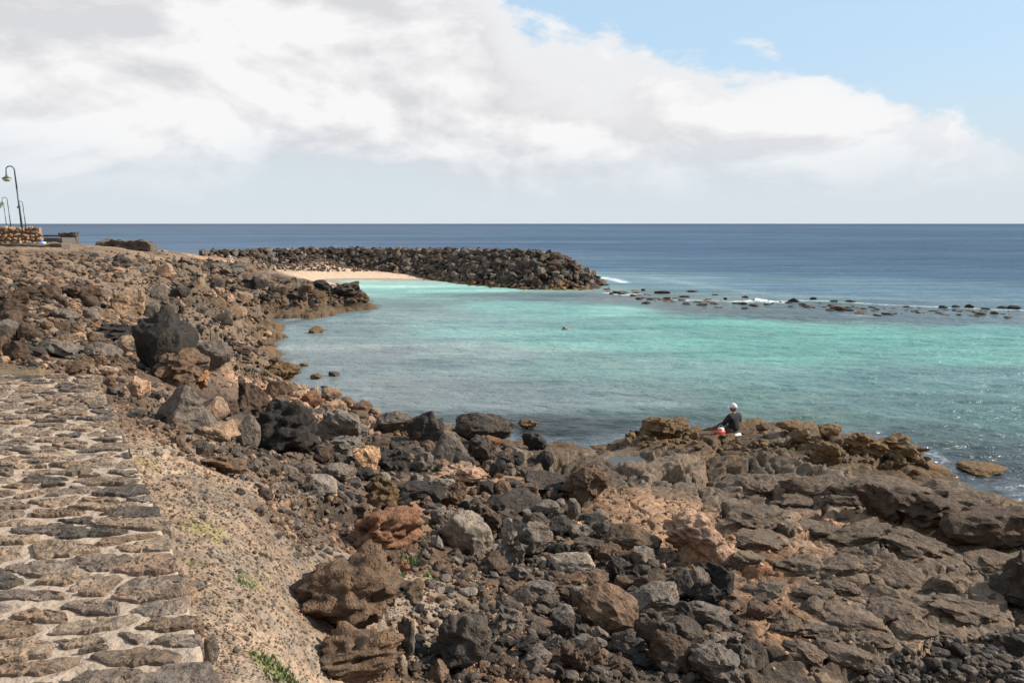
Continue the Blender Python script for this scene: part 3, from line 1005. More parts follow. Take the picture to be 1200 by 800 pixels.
# ------------------------------------------------------------------ individually described rocks
H_ = [
    ('rock', 214, 458, 62, 46, 'crag', 'brown', 'brown grey craggy rock forming the lower front of the tall black boulder', None, dict(sub=4, seed=9, dr=.7)),
    ('boulder', 198, 448, 70, 86, 'block', 'black', 'tall craggy black boulder towering over the slope between the paved wall and the bay', 'the tall craggy boulder', dict(sub=5, seed=5, dr=.8, yaw=0)),
    ('rock', 246, 436, 46, 40, 'slab', 'grey', 'sloping grey slab resting against the seaward side of the tall craggy boulder', None, dict(sub=4, seed=8, tilt=.55, dr=.6)),
    ('rock', 228, 455, 32, 34, 'block', 'orange', 'rust orange block leaning against the foot of the tall craggy boulder', 'the rust orange block', dict(seed=2)),
    ('rock', 218, 505, 60, 56, 'pyr', 'grey', 'pointed pyramid shaped grey rock with one black face near the paved wall', 'the pyramid shaped rock', dict(sub=4, seed=1, dr=.9, yaw=.35)),
    ('rock', 253, 497, 28, 32, 'slab', 'tan', 'small leaning tan slab just seaward of the pyramid shaped grey rock', None, dict(tilt=.7, seed=2)),
    ('rock', 257, 519, 50, 24, 'block', 'tan', 'flat topped pale tan block at the foot of the pyramid shaped rock', 'the flat topped tan block', dict(seed=4)),
    ('rock', 292, 526, 28, 38, 'round', 'grey', 'upright egg shaped grey stone between the tan block and the big dark boulder', None, dict(seed=3)),
    ('boulder', 337, 535, 78, 68, 'crag', 'black', 'big black jagged boulder with a pale ridge above the gravel strip', 'the big black jagged boulder', dict(sub=5, seed=6, dr=.9, yaw=0)),
    ('rock', 298, 490, 40, 44, 'crag', 'dark brown', 'upright dark brown rock with a notched top behind the egg shaped stone', None, dict(seed=5)),
    ('rock', 258, 491, 42, 28, 'round', 'dark brown', 'squat brown black boulder behind the small leaning tan slab', None, dict(seed=1)),
    ('rock', 161, 470, 30, 28, 'block', 'pinkish tan', 'pinkish tan block on the wall side of the tall craggy boulder', None, dict(seed=5)),
    ('rock', 390, 492, 34, 24, 'round', 'tan', 'largest rounded tan boulder of the pale heap by the water', 'the pale heap by the water', dict(seed=2)),
    ('rock', 366, 482, 24, 20, 'round', 'rust', 'reddish rounded rock high in the pale heap by the water', None, dict(seed=4)),
    ('rock', 430, 558, 33, 36, 'block', 'sand', 'bright orange tan angular boulder standing alone among dark stones', 'the bright orange tan boulder', dict(seed=6, dr=.7)),
    ('rock', 378, 600, 40, 30, 'round', 'pale grey', 'smooth pale grey rounded rock at the seaward edge of the gravel strip', 'the smooth pale grey rock', dict(seed=5)),
    ('rock', 262, 556, 54, 22, 'slab', 'brown', 'low brown slab with a dark end at the upper edge of the gravel', None, dict(seed=3, tilt=.12)),
    ('rock', 465, 508, 52, 30, 'round', 'grey', 'sloping grey boulder beside the mossy weed rocks at the water edge', 'the sloping grey boulder', dict(seed=6)),
    ('boulder', 568, 516, 72, 34, 'round', 'dark grey', 'large low dark grey boulder at the water edge, biggest along that shore', 'the large low shoreline boulder', dict(sub=4, seed=2, dr=.6)),
    ('rock', 620, 502, 26, 12, 'knob', 'ochre', 'weed covered ochre rock awash just off the large shoreline boulder', None, dict(seed=2)),
    ('rock', 626, 530, 32, 22, 'block', 'black', 'squared black boulder beside a small rock pool near the shoreline', 'the squared black boulder', dict(seed=7)),
    ('rock', 528, 544, 46, 38, 'pyr', 'grey', 'angular grey rock with a sharp vertical edge in the dark stone heap', 'the sharp edged grey rock', dict(seed=4)),
    ('rock', 566, 545, 38, 36, 'crag', 'dark grey', 'wedge shaped grey rock standing beside the sharp edged grey rock', None, dict(seed=2)),
    ('rock', 543, 552, 30, 18, 'round', 'dark grey', 'smooth rounded dark rock lying in front of two angular grey ones', None, dict(seed=6)),
    ('rock', 458, 554, 48, 30, 'crag', 'black', 'rough black boulder on the seaward side of the bright orange tan one', None, dict(seed=4)),
    ('boulder', 538, 570, 66, 26, 'knob', 'pinkish tan', 'long pinkish crusted boulder lying low among dark stones', 'the long pinkish crusted boulder', dict(sub=4, seed=1, dr=.6)),
    ('rock', 520, 577, 38, 20, 'slab', 'pale grey', 'flat pale grey stone in front of the long pinkish crusted boulder', None, dict(seed=2)),
    ('rock', 577, 526, 26, 16, 'block', 'rust', 'small orange brown rock in front of the large low shoreline boulder', None, dict(seed=3)),
    ('boulder', 548, 652, 64, 56, 'round', 'pale grey', 'big pale grey rounded boulder with cracked face in the middle of the slope', 'the big pale grey boulder', dict(sub=5, seed=7, dr=.8)),
    ('rock', 568, 624, 46, 38, 'crag', 'dark brown', 'dark brown rock rising behind the big pale grey boulder', None, dict(seed=7)),
    ('rock', 626, 655, 46, 44, 'round', 'grey', 'tall fluted grey brown boulder, seaward neighbour of the big pale grey one', 'the tall fluted boulder', dict(sub=4, seed=4)),
    ('rock', 600, 660, 40, 38, 'crag', 'grey', 'rough grey rock wedged between the pale grey and the fluted boulders', None, dict(seed=3)),
    ('rock', 660, 627, 34, 22, 'round', 'dark grey', 'dark rock with a chalky pink top beyond the tall fluted boulder', None, dict(seed=1)),
    ('rock', 640, 580, 58, 24, 'slab', 'dark grey', 'long smooth dark grey slab at the edge of the pale crust', 'the long dark grey slab', dict(seed=5)),
    ('rock', 618, 583, 28, 18, 'block', 'brown', 'squared brown block in front of the long dark grey slab', None, dict(seed=1)),
    ('rock', 573, 583, 22, 20, 'block', 'black', 'cube like black rock seaward of the pinkish crusted boulder', None, dict(seed=4)),
    ('rock', 607, 602, 58, 22, 'round', 'dark grey', 'long whale backed dark rock in the middle of the heap', 'the whale backed dark rock', dict(sub=4, seed=3)),
    ('rock', 627, 622, 32, 22, 'round', 'dark grey', 'rounded dark rock in front of the whale backed dark one', None, dict(seed=7)),
    ('rock', 693, 620, 34, 18, 'round', 'black', 'smooth black loaf shaped rock against the pale crusted ledge', 'the black loaf shaped rock', dict(seed=2, tilt=.2)),
    ('rock', 672, 612, 18, 28, 'slab', 'grey', 'small grey rock standing on end beside the black loaf shaped one', None, dict(seed=6)),
    ('boulder', 452, 655, 96, 58, 'crag', 'rust', 'rust brown jagged outcrop above the green weed tuft', 'the rust brown outcrop', dict(sub=5, seed=2, dr=.9, yaw=0)),
    ('rock', 450, 600, 38, 40, 'crag', 'ochre', 'yellow topped brown rock poking up behind the rust brown outcrop', None, dict(seed=6)),
    ('rock', 482, 594, 54, 30, 'crag', 'black', 'very dark overhanging rock beside the yellow topped brown one', 'the dark overhanging rock', dict(seed=1)),
    ('rock', 395, 566, 46, 24, 'round', 'grey', 'low grey boulder on the gravel side of the bright orange tan boulder', None, dict(seed=7)),
    ('boulder', 400, 752, 150, 106, 'crag', 'brown', 'huge brown crag with deep dark hollows beside the gravel strip', 'the huge brown crag', dict(sub=5, seed=5, dr=.8, yaw=0)),
    ('boulder', 420, 806, 106, 70, 'knob', 'brown', 'knobbly clinker like brown mass at the foot of the huge brown crag', 'the knobbly brown mass', dict(sub=5, seed=4, dr=.8, yaw=0)),
    ('rock', 477, 772, 20, 46, 'slab', 'grey', 'upright grey slab with a rusty side against the knobbly brown mass', None, dict(seed=3, sub=4)),
    ('boulder', 541, 794, 72, 66, 'block', 'dark grey', 'dark square shouldered boulder split by level cracks on the slope', 'the cracked dark boulder', dict(sub=5, seed=2, yaw=0)),
    ('rock', 513, 800, 24, 26, 'pyr', 'brown', 'small brown wedge on the landward side of the cracked dark boulder', None, dict(seed=5)),
    ('rock', 548, 700, 24, 10, 'slab', 'pale grey', 'flat pale grey stone beside a green tuft below the big pale grey boulder', None, dict(seed=5)),
    ('boulder', 714, 742, 78, 50, 'slab', 'brown', 'sharp ridged brown slab tilted up toward the bay', 'the tilted brown slab', dict(sub=4, seed=7, tilt=.35)),
    ('rock', 670, 671, 56, 17, 'round', 'pale grey', 'smooth flat pale grey rock seaward of the tall fluted boulder', 'the smooth flat grey rock', dict(sub=4, seed=5)),
    ('rock', 698, 692, 36, 22, 'round', 'brown', 'rounded brown rock in front of the smooth flat grey one', None, dict(seed=2)),
    ('rock', 664, 696, 48, 22, 'crag', 'brown', 'rough brown rock forming the landward end of a brown row', None, dict(seed=5)),
    ('rock', 762, 700, 40, 26, 'round', 'dark brown', 'round shouldered brown rock between two grey ones below the crust', None, dict(seed=4)),
    ('rock', 795, 706, 32, 36, 'round', 'dark grey', 'smooth dark oval rock, darker of an upright pair', 'the upright oval pair', dict(seed=3, tilt=.2)),
    ('rock', 816, 702, 32, 32, 'round', 'grey', 'smooth lighter oval rock, seaward one of an upright pair', None, dict(seed=6, tilt=.2)),
    ('rock', 765, 716, 62, 24, 'slab', 'grey', 'long grey wedge shaped rock lying in front of the upright oval pair', None, dict(sub=4, seed=6, tilt=-.15)),
    ('boulder', 828, 736, 56, 30, 'round', 'grey', 'smooth domed grey boulder bedded in the bare rock', 'the smooth domed boulder', dict(sub=4, seed=3)),
    ('rock', 610, 712, 28, 24, 'round', 'dark grey', 'dark round rock beside small green weeds', None, dict(seed=5)),
    ('rock', 680, 792, 46, 40, 'crag', 'dark brown', 'fissured dark brown rock in front of the tilted brown slab', None, dict(sub=4, seed=4)),
    ('rock', 735, 772, 44, 30, 'crag', 'dark grey', 'rough dark rock close in front of the tilted brown slab', None, dict(sub=4, seed=7)),
    ('boulder', 786, 790, 54, 46, 'round', 'dark brown', 'rounded brown grey boulder with a shadowed side below the domed one', None, dict(sub=4, seed=5)),
    ('boulder', 838, 806, 62, 46, 'crag', 'grey', 'angular grey boulder with a long sloping back and dark hollow', 'the angular sloping boulder', dict(sub=4, seed=2)),
    ('rock', 890, 728, 28, 22, 'block', 'dark brown', 'dark brown block sunk beside the orange tan bare rock', None, dict(seed=3)),
    ('boulder', 824, 668, 96, 66, 'knob', 'pinkish tan', 'large pitted pinkish tan boulder full of holes', 'the pitted pinkish boulder', dict(sub=5, seed=6, dr=.8, yaw=0)),
    ('boulder', 742, 652, 66, 38, 'round', 'brown', 'broad grey brown boulder on the landward side of the pitted pinkish one', None, dict(sub=4, seed=1)),
    ('rock', 690, 655, 38, 24, 'block', 'dark grey', 'dark squared rock landward of the broad grey brown boulder', None, dict(seed=6)),
    ('rock', 972, 518, 25, 20, 'block', 'ochre', 'square ochre block at the outer edge of the rock shelf seaward of the sitting person', 'the square ochre block', dict(seed=6)),
    ('rock', 972, 545, 34, 26, 'block', 'ochre', 'larger ochre block in front of the square ochre one', None, dict(sub=4, seed=1)),
    ('rock', 1012, 533, 46, 27, 'crag', 'ochre', 'craggy ochre boulder next along the outer edge from the square ochre block', None, dict(sub=4, seed=7)),
    ('rock', 1050, 538, 66, 22, 'crag', 'ochre', 'long jagged ochre rock tapering into the water', 'the long jagged ochre rock', dict(sub=4, seed=3)),
    ('rock', 925, 508, 32, 12, 'round', 'ochre', 'low ochre rock between the sitting person and the square ochre block', None, dict(seed=4)),
    ('rock', 894, 505, 16, 10, 'round', 'ochre', 'small ochre rock just seaward of the sitting person', None, dict(seed=7)),
    ('rock', 778, 514, 62, 16, 'knob', 'ochre', 'low craggy ochre ledge rock on the landward side of the sitting person', None, dict(sub=4, seed=5)),
    ('rock', 1152, 556, 50, 7, 'slab', 'ochre', 'flat ochre rock awash beyond the end of the shelf', None, dict(sub=4, seed=3, flat=.13, sink=.3)),
    ('boulder', 1088, 618, 86, 36, 'crag', 'dark brown', 'broad dark lava boulder beside the green algae patch', 'the broad dark lava boulder', dict(sub=4, seed=7)),
    ('boulder', 1150, 645, 104, 38, 'block', 'dark brown', 'big flat lava slab with a black shadowed front', 'the big flat lava slab', dict(sub=4, seed=4, tilt=.1)),
    ('boulder', 1198, 722, 64, 66, 'crag', 'dark grey', 'tall black boulder in shade, partly cut off by the edge of the view', 'the tall shaded boulder', dict(sub=4, seed=3)),
    ('rock', 186, 535, 10, 7, 'round', 'pale grey', 'small pale stone alone on the gravel near the paved wall', None, dict(seed=5)),
    ('rock', 228, 694, 24, 14, 'round', 'grey', 'rounded grey stone on the gravel touching the paved wall', None, dict(seed=5)),
    ('rock', 249, 782, 20, 32, 'slab', 'grey', 'smooth grey slab leaning against the side of the paved wall', None, dict(seed=1, sub=4)),
    ('rock', 150, 372, 40, 34, 'block', 'tan', 'large squared tan boulder above the orange rubble', 'the squared tan boulder', dict(seed=1, sub=4)),
    ('rock', 96, 356, 40, 22, 'crag', 'dark brown', 'dark brown rock ledge over a black hollow', None, dict(seed=4)),
    ('rock', 186, 352, 20, 18, 'block', 'grey', 'grey block behind the squared tan boulder', None, dict(seed=4)),
    ('rock', 176, 374, 22, 18, 'block', 'grey', 'paired grey block just seaward of the squared tan boulder', None, dict(seed=7)),
    ('rock', 70, 420, 44, 22, 'slab', 'grey', 'flat grey rock beyond the end of the paved wall', 'the flat rock past the wall', dict(seed=4, sub=4)),
    ('rock', 122, 426, 38, 24, 'round', 'grey', 'rounded grey boulder beyond the corner of the paved wall', None, dict(seed=2)),
    ('rock', 138, 402, 52, 22, 'crag', 'black', 'low black rock behind the rounded grey boulder near the wall corner', None, dict(seed=6)),
    ('rock', 88, 441, 20, 16, 'block', 'brown', 'small brown block against the far end of the paved wall', None, dict(seed=2)),
    ('rock', 78, 378, 30, 16, 'slab', 'grey', 'leaning grey rock beside the orange rubble', None, dict(seed=6)),
    ('rock', 285, 418, 22, 12, 'block', 'dark brown', 'angular dark rock with a black shadow at the ochre shoreline', None, dict(seed=6)),
    ('rock', 332, 446, 44, 24, 'knob', 'ochre', 'ochre weed covered rock standing in the shallows of the bay', 'the ochre rock in the shallows', dict(seed=2, sub=4)),
    ('rock', 322, 432, 14, 12, 'round', 'dark brown', 'dark knob of rock on top of the ochre one in the shallows', None, dict(seed=2)),
    ('rock', 371, 391, 18, 9, 'round', 'ochre', 'lone rounded brown rock standing in the water of the inner bay', 'the lone bay rock', dict(seed=3)),
    ('rock', 356, 430, 11, 5, 'round', 'ochre', 'small flat brown rock awash nearest the ochre rock in the shallows', None, dict(seed=4)),
    ('rock', 392, 442, 13, 7, 'block', 'dark brown', 'dark little rock farthest out from the ochre rock in the shallows', None, dict(seed=4)),
    ('rock', 371, 444, 15, 7, 'round', 'ochre', 'low brown rock awash inshore of the dark little one', None, dict(seed=7)),
    ('rock', 380, 456, 9, 4, 'round', 'dark brown', 'tiny dark rock breaking the water off the pale heap', None, dict(seed=7)),
    ('boulder', 405, 351, 44, 22, 'crag', 'dark grey', 'dark craggy head of rock near the tip of the low cape', 'the dark craggy head on the cape', dict(seed=5, sub=4)),
    ('boulder', 424, 355, 20, 14, 'crag', 'brown', 'brown rock at the very tip of the low cape', None, dict(seed=3)),
    ('boulder', 378, 340, 22, 12, 'crag', 'black', 'black jagged rock on the back of the low cape', None, dict(seed=2)),
    ('boulder', 268, 325, 40, 18, 'crag', 'grey', 'grey mound of rock below the small seated figure near the beach', 'the grey mound near the beach', dict(seed=4, sub=4)),
    ('rock', 212, 352, 22, 16, 'block', 'dark grey', 'blocky grey rock on the slope above the inner bay', None, dict(seed=5)),
    ('rock', 262, 384, 22, 16, 'round', 'dark grey', 'dark rounded rock above the ochre shore of the inner bay', None, dict(seed=5)),
    ('rock', 278, 382, 24, 14, 'slab', 'tan', 'leaning tan slab beside the dark rounded rock above the inner bay', None, dict(seed=7, tilt=.4)),
]
for name, px, py, w, h, shp, colr, lab, short, kw in H_:
    hero(name, px, py, w, h, shp, colr, lab, short, **kw)

# reef rocks: stand on the sunken bar between lagoon and open sea
REEF = [
    (776, 344, 19, 6, 'round', 'dark grey', 'low dark reef rock, longest of those nearest the breakwater tip'), (754, 341, 6, 5, 'block', 'black', 'tiny black reef rock off the breakwater tip, farthest out to sea there'),
    (724, 344, 12, 5, 'round', 'dark brown', 'flat brown reef rock touching the foam at the breakwater tip'), (716, 345, 6, 4, 'block', 'black', 'tiny dark rock against the last boulders of the breakwater'),
    (749, 351, 10, 5, 'knob', 'dark brown', 'brown reef rock, landward one of two side by side on the lagoon side'), (757, 356, 11, 5, 'knob', 'brown', 'lighter brown reef rock closest to the turquoise water near the breakwater'),
    (780, 351, 13, 5, 'knob', 'dark brown', 'jagged brown reef rock in front of the long low dark one'), (823, 358, 14, 6, 'block', 'tan', 'orange tan reef rock standing alone on the lagoon side'),
    (811, 342, 13, 3, 'round', 'dark grey', 'very flat dark reef rock on the open sea side'), (931, 354, 15, 8, 'pyr', 'black', 'tallest black reef rock just seaward of the breaking wave'),
    (953, 351, 8, 5, 'round', 'black', 'small round black reef rock next beyond the tallest one'), (983, 363, 19, 8, 'block', 'brown', 'large squared tan brown reef rock nearest the lagoon'),
    (997, 354, 12, 4, 'round', 'dark grey', 'flat dark reef rock behind the large squared one'), (977, 354, 9, 4, 'knob', 'dark brown', 'small brown reef rock behind the large squared one'),
    (886, 354, 9, 5, 'knob', 'dark grey', 'dark rock poking out of the breaking wave'), (873, 349, 8, 4, 'round', 'dark brown', 'low brown rock behind the breaking wave'), (850, 351, 5, 4, 'block', 'black', 'tiny black rock inshore of the breaking wave'),
    (1105, 361, 10, 5, 'round', 'black', 'first of the far row of black reef rocks, round and single'), (1120, 360, 8, 4, 'round', 'dark grey', 'small dark reef rock between a round black one and a taller black one'),
    (1136, 361, 9, 7, 'round', 'black', 'tallest black rock of the far row'), (1148, 369, 10, 5, 'knob', 'brown', 'brown reef rock on the lagoon side of the far row'),
    (1165, 368, 9, 5, 'knob', 'dark brown', 'dark brown reef rock beside the foam at the far row'), (1174, 361, 10, 4, 'round', 'dark grey', 'flat dark reef rock near the end of the far row'),
    (1188, 362, 13, 6, 'round', 'black', 'broad black reef rock ending the far row'), (1028, 370, 9, 3, 'round', 'dark brown', 'barely showing brown reef rock between the squared one and the far row'),
    (742, 347, 8, 3, 'round', 'dark grey', 'flat dark reef rock in the foam off the breakwater'), (862, 356, 8, 3, 'knob', 'dark brown', 'low brown reef rock in front of the breaking wave'), (899, 357, 8, 3, 'round', 'dark brown', 'low dark rock seaward in front of the breaking wave'),
    (1062, 360, 7, 3, 'round', 'dark brown', 'small low brown reef rock before the far row begins'), (838, 346, 8, 2.5, 'round', 'dark grey', 'barely showing dark rock on the open sea side'),
]
for i, (px, py, w, h, shp, colr, lab) in enumerate(REEF):
    g0 = P(px, py, 0)
    o = place_rock('reef_rock', px, py, w, h * .62, shp, colr, sub=3, at=(g0[0], g0[1], .0), sink=.3, dr=.5)
    tag(o, lab, 'rock', 'rocks of the reef between lagoon and open sea')

rl = [P(a, b)[:2] for a, b in ((708, 338), (740, 346), (800, 354), (860, 355), (930, 358), (1000, 362), (1080, 365), (1150, 366), (1230, 369))]
rrn = random.Random(4)
VV, FF, CC_, off = [], [], [], 0
for k in range(190):
    q = rrn.randrange(len(rl) - 1)
    t_ = rrn.random()
    c0 = rl[q] * (1 - t_) + rl[q + 1] * t_
    x, y = c0[0] + rrn.gauss(0, .8), c0[1] + rrn.gauss(0, 2.0)
    s_ = .07 + .3 * rrn.random() ** 2
    V, F = rock_shape(rrn.choice(('block', 'crag', 'knob')), 2, 40 + k % 6)
    V = V * np.array((s_ * 1.4, s_, s_ * .32)) @ np.array(Euler((0, 0, rrn.uniform(0, 6.28))).to_matrix()).T + (x, y, rrn.uniform(-.03, .05))
    VV.append(V)
    FF.append(F + off)
    off += len(V)
    CC_.append(np.broadcast_to(np.array(COL[rrn.choice(('dark brown', 'ochre', 'dark grey', 'black'))]), (len(V), 3)))
o = link('reef_rubble', mesh_np('reef_rubble', np.concatenate(VV), np.concatenate(FF), M_STUFF, False, np.concatenate(CC_)))
tag(o, 'small weedy stones of the reef just breaking the water', 'rubble', kind='stuff')

# ------------------------------------------------------------------ rocks scattered by area, each described by its nearest landmark rock
ZONES = [
    ([(380, 505), (440, 512), (560, 522), (640, 545), (690, 590), (740, 660), (850, 700), (870, 800), (560, 800), (590, 700), (500, 610), (420, 580), (360, 550)], 92, (20, 62), ['dark grey'] * 5 + ['black'] * 4 + ['grey'] * 5 + ['dark brown'] * 3 + ['brown'] * 2, ['block', 'round', 'crag', 'slab', 'crag', 'block']),
    ([(330, 452), (440, 486), (440, 505), (375, 498), (320, 480)], 16, (14, 28), ['tan', 'tan', 'brown', 'grey', 'brown'], ['round', 'block']),
    ([(0, 345), (90, 345), (150, 380), (170, 440), (115, 438), (0, 425)], 27, (15, 32), ['dark grey', 'grey', 'dark brown', 'brown', 'dark brown', 'tan'], ['block', 'crag', 'slab', 'round']),
    ([(120, 452), (190, 470), (330, 540), (400, 590), (300, 560), (190, 520)], 14, (12, 26), ['dark grey', 'grey', 'brown', 'dark brown'], ['block', 'crag', 'slab']),
    ([(120, 312), (250, 315), (300, 360), (250, 385), (190, 350)], 10, (12, 20), ['dark grey', 'tan', 'grey', 'pinkish tan'], ['block', 'crag', 'slab']),
    ([(300, 340), (400, 345), (395, 355), (300, 366)], 10, (12, 22), ['dark grey', 'brown', 'ochre', 'black'], ['block', 'crag']),
    ([(1040, 800), (1085, 772), (1200, 765), (1200, 800)], 14, (12, 24), ['black', 'dark grey', 'dark grey'], ['round', 'block']),
    ([(250, 560), (340, 560), (400, 610), (370, 680), (330, 640)], 8, (12, 20), ['grey', 'brown', 'dark grey'], ['block', 'slab', 'crag']),
    ([(430, 660), (480, 640), (600, 700), (600, 800), (500, 800), (450, 700)], 10, (12, 30), ['brown', 'dark brown', 'rust'], ['block', 'crag', 'slab']),
    ([(890, 565), (1170, 600), (1185, 750), (950, 785), (860, 700)], 34, (44, 130), ['shelf', 'shelf', 'dark brown', 'shelf'], ['crag', 'slab', 'slab', 'block']),
    ([(880, 500), (1090, 540), (1080, 560), (950, 530)], 10, (10, 24), ['ochre', 'ochre', 'brown'], ['block', 'round', 'crag']),
]


def in_poly(x, y, poly):
    c = False
    for (x1, y1), (x2, y2) in zip(poly, poly[1:] + poly[:1]):
        if (y1 > y) != (y2 > y) and x < (x2 - x1) * (y - y1) / (y2 - y1) + x1:
            c = not c
    return c


def rand_in(poly, rnd):
    xs, ys = [a for a, _ in poly], [b for _, b in poly]
    while True:
        x, y = rnd.uniform(min(xs), max(xs)), rnd.uniform(min(ys), max(ys))
        if in_poly(x, y, poly):
            return x, y


taken = [(a[1], a[2] - a[4] * .35, a[3]) for a in H_]
auto = []
rnd = random.Random(5)
for poly, cnt, (s0, s1), cols, shapes in ZONES:
    k = tries = 0
    while k < cnt and tries < 4000:
        tries += 1
        x, y = rand_in(poly, rnd)
        w = s0 + (s1 - s0) * rnd.random() ** 1.8
        if any(abs(x - a) < (w + c) * .31 and abs(y - w * .2 - b) < (w + c) * .17 for a, b, c in taken):
            continue
        taken.append((x, y - w * .2, w))
        auto.append((x, y, w, rnd.choice(cols), rnd.choice(shapes)))
        k += 1
SHW = {'block': ['blocky', 'squared', 'chunky'], 'round': ['rounded', 'smooth'], 'crag': ['craggy', 'jagged', 'rough'], 'slab': ['flat', 'slab like'], 'pyr': ['pointed'], 'knob': ['knobbly']}
ORD = ['', 'next nearest ', 'third nearest ', 'fourth nearest ', 'fifth nearest ', 'sixth nearest ', 'seventh nearest ', 'eighth nearest ']
rows = []
for (x, y, w, c, s) in auto:
    hx, hy, hs = min(HEROES, key=lambda q: (q[0] - x) ** 2 + ((q[1] - (y - w * .2)) * 1.5) ** 2)
    dx, dy = x - hx, (y - w * .2 - hy) * 1.5
    d = math.hypot(dx, dy)
    if abs(dx) > abs(dy):
        rel = 'on the seaward side of' if dx > 0 else 'on the landward side of'
        if py and hx < 350 or hy < 400:
            rel = 'to the bay side of' if dx > 0 else 'to the wall side of'
    else:
        rel = 'in front of' if dy > 0 else 'behind'
    size = 'tiny' if w < 13 else 'small' if w < 21 else 'medium' if w < 30 else 'large'
    rows.append([x, y, w, c, s, size, rel, hs, d])
used_labels = set()
by = {}
for r_ in rows:
    by.setdefault((r_[5], r_[3], SHW[r_[4]][0], r_[6], r_[7]), []).append(r_)
for key, rs in by.items():
    rs.sort(key=lambda q: q[8])
    for i, (x, y, w, c, s, size, rel, hs, d) in enumerate(rs):
        shelf = c == 'shelf' or w > 60
        o = place_rock('rock', x, y, w, w * rnd.uniform(.5, .95) * (.42 if shelf else 1), s, c, tilt=rnd.uniform(-.35, .35) * (.5 if shelf else 1), sink=.5 if shelf else .16, flat=.17 if shelf else .34)
        c = 'grey brown' if c == 'shelf' else c
        adj = SHW[s][0]
        lead = ORD[i] if len(rs) > 1 and i else ('nearest ' if len(rs) > 1 else '')
        lb = f'{lead}{size} {c} {adj} rock {rel} {hs}'
        for cut in (' ' + adj, 'nearest ', 'on the ', ' side'):
            if len(lb.split()) > 15:
                lb = lb.replace(cut, '', 1)
        if lb in used_labels:
            lb = lb.replace('rock ', ('upright ' if i % 2 else 'low ') + 'rock ', 1)
        for pre in ('farther ', 'farthest '):
            if lb in used_labels:
                lb = pre + lb.replace('farther ', '').replace(' low rock', ' rock').replace('small ', '')
        used_labels.add(lb)
        tag(o, lb, 'rock', 'loose rocks strewn over the shore')

# ------------------------------------------------------------------ rubble nobody could count
RUB = [
    ([(360, 500), (640, 540), (700, 600), (760, 660), (870, 700), (880, 800), (480, 800), (480, 640), (400, 600), (330, 540)], 2600, (3.5, 18), ['dark grey', 'black', 'grey', 'dark brown', 'brown', 'dark grey']),
    ([(0, 330), (100, 330), (170, 380), (190, 440), (120, 440), (0, 425)], 1200, (2.5, 12), ['dark grey', 'brown', 'dark brown', 'grey', 'tan']),
    ([(90, 350), (165, 365), (170, 400), (100, 400), (70, 370)], 300, (3, 9), ['rust', 'tan', 'tan', 'brown']),
    ([(115, 445), (190, 450), (330, 530), (400, 600), (300, 570), (190, 530)], 700, (2.5, 11), ['dark grey', 'brown', 'dark brown', 'grey', 'tan']),
    ([(80, 300), (260, 305), (310, 370), (330, 470), (200, 440), (190, 350), (90, 320)], 1300, (2, 9), ['dark grey', 'tan', 'grey', 'brown', 'dark grey', 'dark brown']),
    ([(320, 445), (440, 485), (450, 515), (370, 500)], 260, (4, 13), ['tan', 'pinkish tan', 'brown', 'grey']),
    ([(440, 485), (540, 492), (545, 515), (450, 510)], 160, (4, 13), ['ochre', 'ochre', 'dark brown']),
    ([(240, 325), (420, 335), (430, 355), (300, 368)], 260, (3, 9), ['dark grey', 'brown', 'ochre']),
    ([(290, 300), (520, 303), (500, 313), (470, 318), (400, 319), (300, 317)], 1100, (2, 5), ['dark brown', 'dark brown', 'dark grey', 'brown']),
    ([(0, 298), (110, 298), (150, 330), (0, 345)], 350, (2, 8), ['dark brown', 'brown', 'dark grey']),
    ([(1000, 800), (1060, 770), (1200, 740), (1200, 800)], 500, (4, 12), ['black', 'dark grey', 'grey']),
    ([(650, 560), (860, 600), (860, 690), (700, 650)], 300, (2.5, 8), ['pinkish tan', 'tan', 'brown']),
    ([(860, 560), (1190, 600), (1190, 760), (900, 800)], 260, (2.5, 8), ['dark grey', 'tan', 'brown', 'pinkish tan']),
    ([(700, 505), (1090, 528), (1090, 550), (700, 520)], 260, (3, 11), ['ochre', 'dark brown', 'ochre']),
    ([(300, 550), (400, 580), (420, 640), (380, 690), (320, 620)], 500, (2.5, 12), ['brown', 'dark brown', 'grey', 'tan', 'dark grey']),
    ([(150, 500), (260, 560), (340, 640), (330, 760), (260, 800), (220, 660)], 220, (3, 9), ['grey', 'brown', 'tan', 'dark grey']),
    ([(400, 700), (600, 660), (640, 800), (380, 800)], 400, (3, 10), ['brown', 'tan', 'dark brown', 'dark grey']),
]


